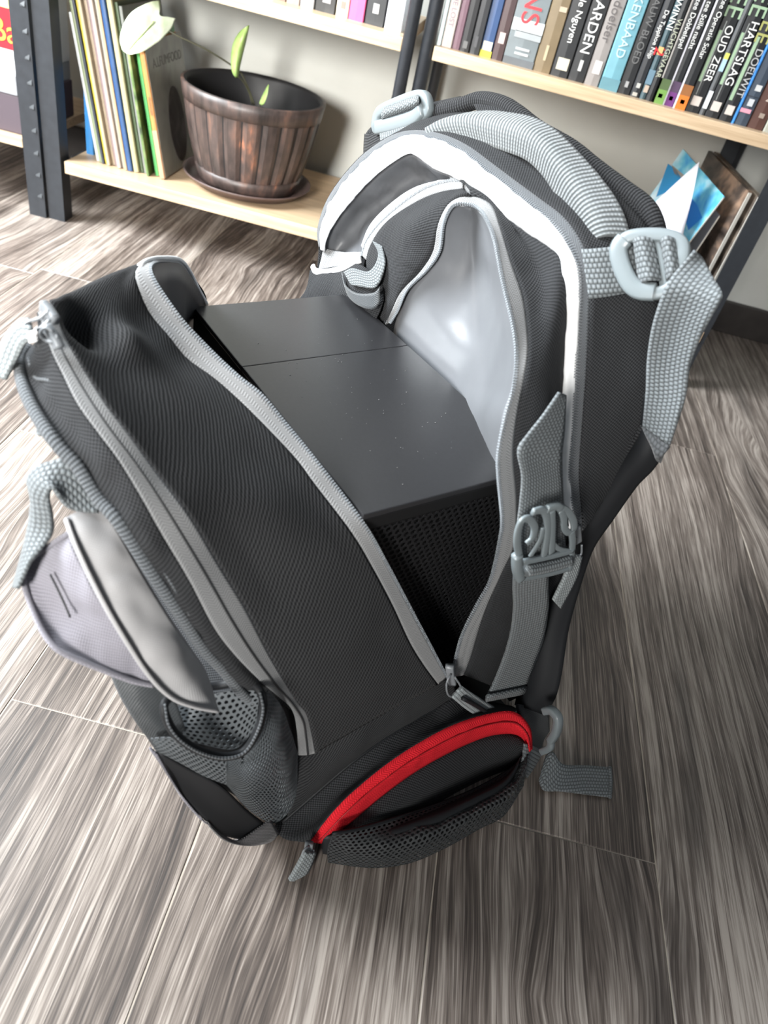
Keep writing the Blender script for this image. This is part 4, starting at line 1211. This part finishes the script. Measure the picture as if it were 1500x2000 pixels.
wO = [(1137, 1036, .508, 'v'), (1135, 1000, .508, 'v'), (1130, 927, .508, 'v'), (1135, 842, .508, 'v'), (1143, 740, .508, 'v'), (1149, 629, .508, 'v'), (1152, 552, .508, 'v'), (1146, 498, .508, 'v'), (1125, 455, .508, 'v'), (1096, 420, .509, 'v'), (1056, 390, .509, 'v'), (1010, 356, .51, 'v'), (962, 320, .51, 'v'), (914, 285, .51, 'v'), (868, 264, .51, 'v'), (822, 255, .51, 'v'), (781, 259, .51, 'v'), (742, 278, .51, 'v'), (701, 310, .51, 'v'), (660, 358, .51, 'v'), (634, 402, .51, 'v'), (620, 450, .51, 'v'), (623, 482, .51, 'v')]
surf('white_trim', [wI, [A(a).lerp(A(b), .5) - VA * 0.004 for a, b in zip(catmull(pts(wI), 23), pts(wT))], wT], M_white, bag, n=120, m=9, thick=0.002, wr=0.0018, ws=70, edge=False)
zipper(wT, wO, bag, M_tape2, M_teeth2, n=140, tname='laptop_zip_tape')
# side fabric between main zip and white trim, near limb
nI = [(990, 1352, .298), (1012, 1290, .298), (1045, 1195, .297), (1078, 1100, .297)] + wI[:13] + [(905, 352, .50, 'v')]
nmid = [(950, 1335, .296), (965, 1285, .296), (995, 1195, .297), (1030, 1110, .298), (1050, 1040, .301), (1050, 960, .309), (1046, 890, .319), (1052, 810, .332), (1064, 730, .350), (1070, 640, .378), (1066, 575, .403), (1052, 530, .425), (1020, 470, .460), (985, 415, .500), (950, 385, .522), (915, 368, .543)]
surf('back_gusset', [bO[:17], nmid, nI], M_fab, bag, n=90, m=14, wr=0.0025, ws=30)
# far limb of the same gusset, up to the inner zip
zI = [(904, 369, .498, 'v'), (861, 376, .498, 'v'), (815, 394, .498, 'v'), (759, 431, .498, 'v'), (729, 470, .498, 'v'), (716, 508, .498, 'v')]
zT = [(904, 352, .501, 'v'), (876, 353, .501, 'v'), (833, 366, .501, 'v'), (790, 394, .501, 'v'), (744, 434, .501, 'v'), (717, 468, .501, 'v'), (707, 498, .501, 'v')]
surf('far_gusset', [[(922, 384, .537), (898, 386, .548), (874, 402, .560), (856, 440, .566), (846, 492, .570), (820, 532, .582), (784, 570, .602), (764, 610, .612), (754, 640, .618)], [(912, 376, .540), (880, 385, .560), (845, 410, .580), (810, 445, .597), (790, 490, .605), (775, 530, .615), (762, 570, .622), (752, 605, .628), (745, 640, .630)], zI + [(722, 545, .498, 'v'), (735, 590, .496, 'v'), (738, 640, .494, 'v')]], M_fab, bag, n=50, m=14, wr=0.003, ws=30)
zipper(zT, zI, bag, M_tape, M_teeth, n=60, tname='sleeve_zip_tape')
surf('sleeve_light_strip', [[(902, 352, .503, 'v'), (850, 355, .506, 'v'), (800, 372, .51, 'v'), (752, 408, .51, 'v'), (722, 442, .51, 'v'), (706, 480, .508, 'v')], [(904, 353, .502, 'v'), (874, 356, .502, 'v'), (832, 368, .502, 'v'), (790, 396, .502, 'v'), (744, 436, .502, 'v'), (712, 490, .502, 'v')]], M_white, bag, n=40, m=6, wr=0.002, ws=50)  # lit strip of the sleeve lining, its brightness painted as white
surf('sleeve_lining', [[(905, 353, .506, 'v')] + [(x, y, v + .006, k) for x, y, v, k in wI[12:]], [(902, 362, .530, 'v'), (862, 362, .535, 'v'), (830, 352, .535, 'v'), (790, 365, .535, 'v'), (750, 395, .535, 'v'), (712, 430, .535, 'v'), (680, 470, .530, 'v'), (660, 505, .52, 'v')], [(902, 372, .512, 'v'), (850, 380, .512, 'v'), (800, 402, .512, 'v'), (752, 440, .512, 'v'), (722, 475, .512, 'v'), (700, 520, .508, 'v')]], M_slv, bag, n=50, m=16, wr=0.006, ws=28)
# satin back lining of the main compartment
surf('back_lining', [[(924, 402, .530), (947, 426, .508), (966, 470, .478), (982, 545, .442), (1004, 640, .400), (1010, 700, .378), (1004, 765, .360), (985, 830, .352), (985, 950, .346)],
                     [(920, 404, .536), (926, 440, .512, 'v'), (930, 500, .520, 'v'), (934, 570, .522, 'v'), (930, 640, .515, 'v'), (925, 690, .506, 'v'), (910, 740, .499, 'v'), (890, 790, .494, 'v'), (880, 900, .492, 'v')],
                     [(912, 402, .537), (885, 405, .547), (868, 438, .560), (860, 492, .566), (835, 530, .578), (798, 567, .600), (780, 608, .611), (768, 660, .616), (768, 760, .616)]], M_satin, bag, n=50, m=30, wr=0.004, ws=14)

# ---- outer side, back panel, shoulder straps, handle ----------------------------------------
oB = [(1020, 1372, .56, 'v'), (1050, 1260, .56, 'v'), (1085, 1150, .56, 'v'), (1140, 1040, .56, 'v'), (1195, 950, .56, 'v'), (1250, 845, .56, 'v'), (1268, 760, .56, 'v'), (1278, 680, .56, 'v'), (1284, 600, .56, 'v'), (1284, 520, .56, 'v'), (1268, 452, .56, 'v'), (1228, 402, .56, 'v'), (1160, 345, .56, 'v'), (1090, 290, .56, 'v'), (1010, 245, .56, 'v'), (930, 222, .56, 'v'), (850, 228, .56, 'v'), (775, 262, .56, 'v'), (725, 300, .56, 'v'), B(.80, .56, .40), B(.79, .56, .2)]
oA = [(990, 1352, .299), (1030, 1240, .299), (1075, 1110, .299)] + wO + [B(.79, .50, .32), B(.77, .50, .2)]
surf('outer_side', [oA, oB], M_fab, bag, n=120, m=12, thick=0.002, wr=0.003, ws=24)
bp = pts(oB)
near = [B(.30, .575, .02), B(.31, .575, .2)] + [p + VA * 0.012 for p in pts(oB[6:17])]
bpn = [B(.30, .572, .015), B(.315, .572, .2), B(.335, .572, .38), B(.375, .572, .52), B(.45, .572, .575), B(.545, .572, .60)]
bpf = [B(.74, .572, .015), B(.76, .572, .2), B(.78, .572, .38), B(.76, .572, .50), B(.70, .572, .565), B(.62, .572, .60)]
surf('back_panel', [bpn, bpf], M_fab, bag, n=30, m=16, thick=0.022)
pe = [(845, 222, .570, 'v'), (897, 208, .575, 'v'), (937, 196, .58, 'v'), (980, 204, .58, 'v'), (1010, 222, .58, 'v'), (1049, 252, .58, 'v'), (1111, 288, .58, 'v'), (1161, 328, .58, 'v'), (1218, 371, .58, 'v'), (1254, 398, .58, 'v'), (1273, 424, .578, 'v'), (1284, 462, .575, 'v'), (1288, 520, .572, 'v'), (1288, 600, .570, 'v')]
tube('pad_edge', pe, 0.0085, M_rib, bag, n=110, seg=12)
surf('shoulder_pad', [[(x - 6, y + 8, d, k) for x, y, d, k in pe[2:]], [(945, 232, .575, 'v'), (990, 240, .572, 'v'), (1050, 275, .57, 'v'), (1100, 318, .57, 'v'), (1150, 362, .57, 'v'), (1195, 402, .57, 'v'), (1230, 440, .57, 'v'), (1250, 490, .57, 'v'), (1262, 600, .568, 'v')]], M_rib, bag, n=60, m=8, thick=0.014)
surf('shoulder_strap', [[(1290, 780, .572, 'v'), (1283, 890, .572, 'v'), (1237, 945, .574, 'v'), (1192, 1010, .574, 'v'), (1152, 1070, .574, 'v'), (1127, 1150, .572, 'v'), (1107, 1230, .57, 'v'), (1097, 1310, .566, 'v'), (1084, 1362, .562, 'v'), (1058, 1386, .560, 'v')], [(1272, 770, .560, 'v'), (1266, 868, .560, 'v'), (1222, 925, .56, 'v'), (1172, 995, .56, 'v'), (1128, 1060, .558, 'v'), (1092, 1150, .556, 'v'), (1066, 1235, .553, 'v'), (1052, 1305, .55, 'v'), (1042, 1350, .548, 'v'), (1030, 1378, .546, 'v')], [(1260, 760, .566, 'v'), (1252, 838, .566, 'v'), (1205, 905, .566, 'v'), (1150, 990, .566, 'v'), (1105, 1060, .566, 'v'), (1065, 1150, .566, 'v'), (1040, 1235, .566, 'v'), (1028, 1305, .562, 'v'), (1020, 1350, .56, 'v'), (1014, 1378, .558, 'v')]], M_blk, bag, n=60, m=12, thick=0.012)
tube('strap_seam', [(1255, 832, .556, 'v'), (1222, 885, .556, 'v'), (1180, 950, .556, 'v'), (1138, 1022, .556, 'v'), (1122, 1055, .556, 'v')], 0.0022, M_rib, bag, n=50, seg=8)
hO = [(840, 264, .525, 'v'), (868, 241, .530, 'v'), (907, 227, .535, 'v'), (953, 222, .538, 'v'), (999, 226, .54, 'v'), (1044, 236, .54, 'v'), (1088, 262, .54, 'v'), (1132, 306, .54, 'v'), (1176, 356, .54, 'v'), (1212, 410, .54, 'v'), (1230, 464, .54, 'v')]
hI = [(850, 273, .515, 'v'), (880, 270, .520, 'v'), (912, 270, .522, 'v'), (948, 280, .525, 'v'), (988, 294, .525, 'v'), (1029, 310, .525, 'v'), (1059, 336, .525, 'v'), (1088, 377, .525, 'v'), (1111, 422, .525, 'v'), (1131, 457, .525, 'v'), (1145, 487, .525, 'v')]
hM = [(A(a).lerp(A(b), .5) + (-VA * 0.010 + ZA * 0.006)) for a, b in zip(hO, hI)]
surf('carry_handle', [hI, hM, hO], M_hand, bag, n=90, m=14, thick=0.006)

# ---- straps and buckles -----------------------------------------------------------------------
strap('load_lifter', [(1136, 487, .500, 'v'), (1175, 484, .508, 'v'), (1235, 478, .528, 'v')], [(1150, 584, .500, 'v'), (1188, 579, .510, 'v'), (1248, 568, .530, 'v')], M_web, bag, n=20, m=8, thick=0.0025)
VB = .552


def plane_v(v): return (VA, v)


def barset(name, plane, bars, thing, mat, parent=None, seg=8):
    n, c = plane
    parts = []
    for (P, r, ry, closed, lift) in bars:
        pth = [hit(x, y, n, c) - n * lift for x, y in P]
        pth = catmull(pth, max(6, 8 * len(P)), closed)
        parts.append(tube_data(pth, r, seg, closed, ry, upv=n, square=True))
    return multi(name, parts, mat, thing, parent)


PLB = plane3(A((1205, 500, .516, 'v')), A((1335, 490, .538, 'v')), A((1250, 575, .519, 'v')))
if PLB[0].dot(VA) < 0: PLB = (-PLB[0], -PLB[1])


def onp(pl, x, y, lift): return hit(x, y, pl[0], pl[1]) - pl[0] * lift


bk = barset('ladder_buckle', PLB, [([(1206, 496), (1209, 482), (1222, 467), (1240, 461), (1270, 459), (1300, 461), (1324, 469), (1334, 481), (1334, 500), (1326, 534), (1312, 560), (1296, 570), (1272, 574), (1250, 571), (1234, 561), (1217, 536)], 0.0042, 0.0052, True, 0.0), ([(1280, 464), (1292, 520), (1296, 566)], 0.0022, 0.0030, False, -0.001), ([(1222, 468), (1211, 482), (1210, 500), (1219, 530), (1234, 557), (1252, 569), (1280, 571)], 0.0046, 0.0072, False, 0.001)], bag, M_plas)
strap('webbing_wrap', [onp(PLB, 1238, 468, .002), onp(PLB, 1256, 466, .008), onp(PLB, 1277, 468, .002)], [onp(PLB, 1250, 556, .002), onp(PLB, 1272, 552, .008), onp(PLB, 1292, 549, .002)], M_web, bag, bk, n=12, m=10, thick=0.002)
strap('webbing_wrap', [onp(PLB, 1292, 468, .002), onp(PLB, 1306, 465, .008), onp(PLB, 1322, 470, .002)], [onp(PLB, 1305, 552, .002), onp(PLB, 1317, 542, .008), onp(PLB, 1331, 528, .002)], M_web, bag, bk, n=12, m=10, thick=0.002)
surf('strap_tail', [[(1357, 489, .526, 'v'), (1328, 520, .518, 'v'), (1302, 556, .510, 'v'), (1286, 595, .512, 'v'), (1272, 645, .518, 'v'), (1264, 705, .527, 'v'), (1262, 765, .535, 'v'), (1256, 834, .545, 'v')],
                    [(1364, 498, .532, 'v'), (1360, 535, .524, 'v'), (1355, 568, .518, 'v'), (1338, 605, .520, 'v'), (1318, 655, .526, 'v'), (1304, 712, .533, 'v'), (1299, 772, .539, 'v'), (1281, 852, .545, 'v')],
                    [(1372, 508, .534, 'v'), (1394, 546, .528, 'v'), (1411, 577, .522, 'v'), (1392, 614, .522, 'v'), (1366, 664, .527, 'v'), (1346, 720, .534, 'v'), (1337, 780, .540, 'v'), (1308, 870, .546, 'v')]], M_web, bag, n=60, m=12, thick=0.0024)
surf('strap_hem', [[(1255, 832, .546, 'v'), (1268, 846, .544, 'v'), (1288, 860, .543, 'v'), (1309, 872, .544, 'v')], [(1258, 838, .540, 'v'), (1274, 862, .538, 'v'), (1284, 882, .538, 'v'), (1296, 890, .540, 'v')], [(1262, 846, .546, 'v'), (1276, 876, .545, 'v'), (1284, 898, .545, 'v'), (1292, 902, .546, 'v')]], weave('charcoal_hem', (0.03, 0.032, 0.034), (0.10, 0.105, 0.11), 0.004, 0.004, 'webbing'), bag, n=16, m=8, thick=0.003)
# far load lifter
strap('load_lifter', [(742, 258, .556, 'v'), (744, 275, .545, 'v'), (748, 296, .53, 'v')], [(814, 236, .556, 'v'), (815, 252, .545, 'v'), (816, 272, .53, 'v')], M_web, bag, n=14, m=8, thick=0.0025)
bk2 = barset('ladder_buckle', (VA, .560), [([(738, 252), (737, 232), (746, 216), (780, 200), (815, 188), (830, 190), (836, 204), (834, 220), (812, 234), (772, 248)], 0.0050, 0.0060, True, 0.0), ([(742, 250), (778, 242), (815, 230), (832, 214)], 0.0075, 0.008, False, 0.002)], bag, M_plas)
strap('webbing_wrap', [(746, 232, .552, 'v'), (746, 222, .548, 'v'), (750, 212, .554, 'v')], [(818, 206, .552, 'v'), (818, 196, .548, 'v'), (818, 186, .554, 'v')], M_web, bag, bk2, n=10, m=10, thick=0.002)
surf('far_pad', [[(722, 262, .585, 'v'), (720, 300, .585, 'v'), (724, 340, .58, 'v')], [(742, 262, .570, 'v'), (742, 298, .562, 'v'), (740, 330, .558, 'v')], [(850, 212, .585, 'v'), (840, 240, .57, 'v'), (820, 270, .555, 'v')]], M_rib, bag, n=20, m=10, thick=0.014)
tube('pad_edge', [(726, 300, .585, 'v'), (724, 270, .588, 'v'), (745, 250, .59, 'v'), (800, 225, .59, 'v'), (850, 214, .588, 'v'), (900, 204, .583, 'v')], 0.008, M_rib, bag, n=50, seg=10)

# side compression strap with the loose half of a release buckle
strap('compression_strap', [(1092, 766, .322), (1060, 812, .312), (1030, 850, .305), (1012, 880, .300), (1020, 930, .294), (1016, 985, .290), (1010, 1040, .286), (1010, 1100, .282)], [(1104, 772, .326), (1102, 812, .318), (1100, 850, .310), (1096, 885, .302), (1097, 930, .296), (1099, 985, .291), (1102, 1040, .287), (1104, 1085, .283)], M_web, bag, n=40, m=8, thick=0.0026)
strap('compression_strap', [(1004, 1112, .276), (1002, 1150, .279), (1003, 1190, .281), (994, 1250, .283), (974, 1310, .283), (949, 1366, .282)], [(1070, 1100, .277), (1070, 1150, .280), (1070, 1190, .281), (1060, 1250, .283), (1042, 1302, .284), (1026, 1352, .283)], M_web, bag, n=36, m=8, thick=0.0026)
strap('strap_hem', [(952, 1356, .279), (950, 1362, .277), (948, 1369, .280)], [(1028, 1340, .280), (1027, 1346, .278), (1026, 1354, .281)], M_web, bag, n=8, m=6, thick=0.003)
pb = (UA, 0.274)
rb = barset('release_buckle', pb, [
    ([(1010, 1084), (1010, 1108), (1015, 1130)], 0.0041, 0.0043, False, 0.0),
    ([(1018, 1098), (1068, 1088), (1119, 1075)], 0.0020, 0.0031, False, 0.0),
    ([(1020, 1130), (1066, 1122), (1112, 1110)], 0.0019, 0.0029, False, 0.0),
    ([(1116, 1078), (1115, 1096), (1112, 1112)], 0.0020, 0.0029, False, 0.0),
    ([(1014, 1086), (1010, 1060), (1012, 1036), (1020, 1016), (1034, 1014), (1044, 1030), (1040, 1050), (1028, 1062)], 0.0016, 0.0033, False, 0.0),
    ([(1040, 1000), (1056, 996), (1065, 1002), (1069, 1020), (1068, 1050), (1062, 1086)], 0.0017, 0.0034, False, 0.0),
    ([(1062, 1030), (1054, 1056), (1036, 1086)], 0.0012, 0.0027, False, 0.0),
    ([(1068, 994), (1086, 988), (1094, 992)], 0.0024, 0.0036, False, 0.0),
    ([(1077, 996), (1078, 1030), (1077, 1080)], 0.0016, 0.0034, False, 0.0),
    ([(1094, 990), (1110, 1000), (1120, 1018), (1120, 1034), (1110, 1040), (1102, 1030), (1101, 1012), (1096, 996)], 0.0014, 0.0033, False, 0.0),
    ([(1116, 1038), (1118, 1056), (1117, 1076)], 0.0015, 0.0033, False, 0.0),
    ([(1078, 1060), (1092, 1072), (1112, 1076)], 0.0010, 0.0024, False, 0.0)], bag, M_plas)
tube('webbing_roll', [(1027, 1114, .272), (1068, 1106, .272), (1111, 1094, .272)], 0.0060, M_web, bag, rb, n=20, seg=10)

# ---- zip pulls --------------------------------------------------------------------------------
def puller(slider, ring, tabL, tabR, label=None, mat=M_pull, dark=True):
    n = len(slider)
    s = tube('zip_slider', slider, 0.0042, M_metal, bag, n=12, seg=8, ry=0.0030, square=True)
    tube('pull_ring', ring, 0.0011, M_metal, bag, s, n=20, seg=6)
    t = strap('pull_tab', tabL, tabR, mat, bag, s, n=20, m=6, thick=0.0032)
    return s


puller([(878, 1300, .294), (880, 1318, .292), (884, 1335, .291)], [(880, 1318, .288), (872, 1335, .285), (876, 1358, .283), (896, 1360, .283), (900, 1342, .285), (888, 1322, .288)], [(882, 1362, .282), (915, 1388, .279), (968, 1418, .275)], [(902, 1340, .284), (935, 1362, .281), (988, 1394, .277)])
tube('pull_cord', [(904, 1364, .278), (930, 1378, .276), (958, 1396, .274)], 0.0026, M_blk, bag, n=12, seg=6)
puller([(604, 1646, .250), (603, 1656, .248), (602, 1664, .247)], [(604, 1652, .246), (594, 1660, .244), (592, 1672, .243), (612, 1672, .243), (612, 1660, .244)], [(594, 1664, .243), (580, 1690, .240), (564, 1718, .2385)], [(616, 1664, .243), (606, 1692, .239), (590, 1722, .2365)])
puller([(1124, 1030, .288), (1126, 1045, .287), (1127, 1058, .286)], [(1126, 1050, .284), (1116, 1064, .282), (1116, 1082, .281), (1134, 1084, .281), (1136, 1064, .282)], [(1116, 1080, .281), (1104, 1120, .279), (1080, 1172, .277)], [(1136, 1086, .281), (1124, 1130, .279), (1094, 1188, .277)])
# two pulls at the top of the front zip
puller([(92, 640, .470), (104, 656, .464), (116, 680, .458)], [(104, 648, .462), (88, 640, .466), (78, 652, .468), (88, 664, .466), (106, 668, .460), (112, 654, .460)], [(60, 636, .478), (36, 636, .486), (14, 668, .490), (-8, 730, .492)], [(66, 664, .470), (48, 672, .476), (34, 700, .480), (10, 742, .482)])
puller([(84, 596, .494), (96, 608, .488), (108, 626, .480)], [(96, 606, .484), (76, 622, .486), (52, 630, .488), (50, 644, .486), (72, 644, .482), (98, 624, .480)], [(58, 622, .494), (40, 626, .498), (18, 648, .500), (-6, 690, .500)], [(62, 640, .488), (44, 646, .490), (24, 668, .492), (0, 708, .492)])
sl = link('logo_plate', prism([A((54, 648, .462)), A((70, 644, .458)), A((72, 664, .456)), A((56, 668, .460))], -UA * 0.0014), plain('white_enamel', (0.70, 0.70, 0.70), 0.4), None, bag, smooth=False)
me = text_mesh('SNS', 0.0062, 0.0002)
ax = (A((57, 666, .458)) - A((55, 649, .460))).normalized()
ay = (A((70, 646, .458)) - A((55, 649, .460))).normalized()
org = A((57, 650, .458)) - UA * 0.0022
for v in me.vertices:
    a, b2, e = v.co
    v.co = org + ax * a + ay * (b2 + 0.0015) - UA * e
link('logo_lettering', me, M_blk, sl, bag, smooth=False)

# ---- far side bits ------------------------------------------------------------------------------
surf('far_side', [[(606, 528, .490, 'v'), (650, 522, .490, 'v'), (700, 516, .492, 'v'), (745, 548, .492, 'v')], [(596, 570, .478, 'v'), (650, 566, .478, 'v'), (700, 572, .482, 'v'), (745, 600, .486, 'v')], [B(.80, .47, .30), B(.76, .47, .29), B(.72, .478, .29), B(.66, .485, .29)]], M_fab, bag, n=24, m=12, wr=0.004, ws=30)
tube('sleeve_lip', [(611, 520, .489, 'v'), (617, 530, .488, 'v'), (640, 532, .488, 'v'), (672, 524, .489, 'v'), (704, 506, .495, 'v')], 0.0045, M_white, bag, n=30, seg=8, ry=0.003)
surf('far_strap', [[(728, 470, .494, 'v'), (740, 500, .488, 'v'), (722, 530, .484, 'v'), (690, 524, .482, 'v'), (672, 532, .480, 'v')], [(746, 480, .492, 'v'), (752, 515, .486, 'v'), (735, 560, .480, 'v'), (705, 560, .478, 'v'), (686, 556, .476, 'v')]], M_web, bag, n=30, m=8, thick=0.0024)
surf('strap_keeper', [[(668, 532, .478, 'v'), (674, 556, .474, 'v'), (696, 572, .472, 'v'), (730, 572, .474, 'v'), (742, 560, .478, 'v')], [(672, 552, .477, 'v'), (682, 580, .473, 'v'), (704, 598, .471, 'v'), (730, 604, .473, 'v'), (742, 590, .477, 'v')]], M_nyl, bag, n=24, m=6, thick=0.002)
surf('far_wall', [[B(.70, .49, .34), B(.71, .40, .30), B(.70, .30, .33)], [B(.705, .49, .2), B(.715, .40, .2), B(.71, .29, .2)], [B(.70, .49, .004), B(.71, .40, .004), B(.70, .27, .004)]], M_fab, bag, n=16, m=12)
surf('far_back_side', [[B(.79, .50, .32), B(.79, .56, .32)], [B(.77, .50, .2), B(.78, .56, .2)], [B(.70, .49, .004), B(.74, .56, .004)]], M_fab, bag, n=8, m=12)
surf('base_panel', [[B(.290, .235, .003), B(.292, .40, .003), B(.30, .56, .003)], [B(.70, .25, .003), B(.70, .40, .003), B(.73, .56, .003)]], M_blk, bag, n=10, m=10, thick=0.004)

# ---- hip belt ends ------------------------------------------------------------------------------
surf('hip_strap', [[(1024, 1452, .234), (1040, 1456, .232), (1062, 1470, .232), (1066, 1490, .232)], [(1016, 1512, .216), (1040, 1524, .213), (1058, 1518, .216), (1060, 1505, .222)]], M_web, bag, n=18, m=8, thick=0.0024)
surf('hip_strap', [[(1066, 1478, .018, 'z'), (1080, 1468, .026, 'z'), (1098, 1492, .018, 'z'), (1140, 1495, .006, 'z'), (1190, 1499, .004, 'z')], [(1052, 1525, .006, 'z'), (1062, 1544, .004, 'z'), (1095, 1546, .004, 'z'), (1140, 1551, .003, 'z'), (1190, 1557, .003, 'z')]], M_web, bag, n=30, m=8, thick=0.0024)
tube('strap_hem', [(1191, 1498, .005, 'z'), (1193, 1528, .004, 'z'), (1191, 1558, .004, 'z')], 0.0022, M_web, bag, n=10, seg=6)
barset('hip_buckle', (VA, .53), [([(1064, 1388), (1078, 1388), (1090, 1404), (1086, 1430), (1076, 1446)], 0.0050, 0.0045, False, 0.0), ([(1076, 1444), (1074, 1460), (1058, 1468)], 0.0035, 0.004, False, 0.0)], bag, M_plas)
surf('hip_belt', [[(1010, 1375, .275), (1040, 1380, .268), (1068, 1392, .262)], [(1022, 1430, .250), (1045, 1440, .246), (1070, 1455, .242)], [(1035, 1475, .233), (1052, 1478, .230), (1066, 1480, .228)]], M_nyl, bag, n=14, m=10, thick=0.006)

# ---- small folds that close the corners of the laptop sleeve -----------------------------------
surf('sleeve_fold', [[(632, 484, .503, 'v'), (628, 505, .500, 'v'), (622, 528, .494, 'v')], [(665, 492, .512, 'v'), (662, 508, .508, 'v'), (660, 526, .500, 'v')], [(706, 492, .503, 'v'), (704, 508, .500, 'v'), (700, 522, .496, 'v')]], M_tape, bag, n=12, m=12, wr=0.002, ws=60)
surf('sleeve_fold', [[(880, 345, .503, 'v'), (915, 362, .502, 'v'), (945, 384, .501, 'v')], [(880, 374, .502, 'v'), (915, 384, .501, 'v'), (945, 396, .500, 'v')]], M_tape, bag, n=12, m=8)
PL = {'red_zip_tape': 'bright red zip arching over the bottom compartment', 'carry_handle': 'grey ribbed padded carry handle', 'white_trim': 'white tape along the open laptop compartment', 'flap': 'lavender grey pocket flap hanging open', 'flap_lining': 'pale satin lining strip', 'release_buckle': 'grey plastic male half of a release buckle', 'bottom_net': 'dark net pocket on the bottom compartment', 'back_lining': 'shiny grey inner lining', 'strap_tail': 'loose grey webbing tail', 'elastic_rim': 'black elastic rim of the bottle pocket'}
for o in bag.o.children_recursive:
    k = o.name.split('.')[0]
    if k in PL: o['label'] = PL[k]
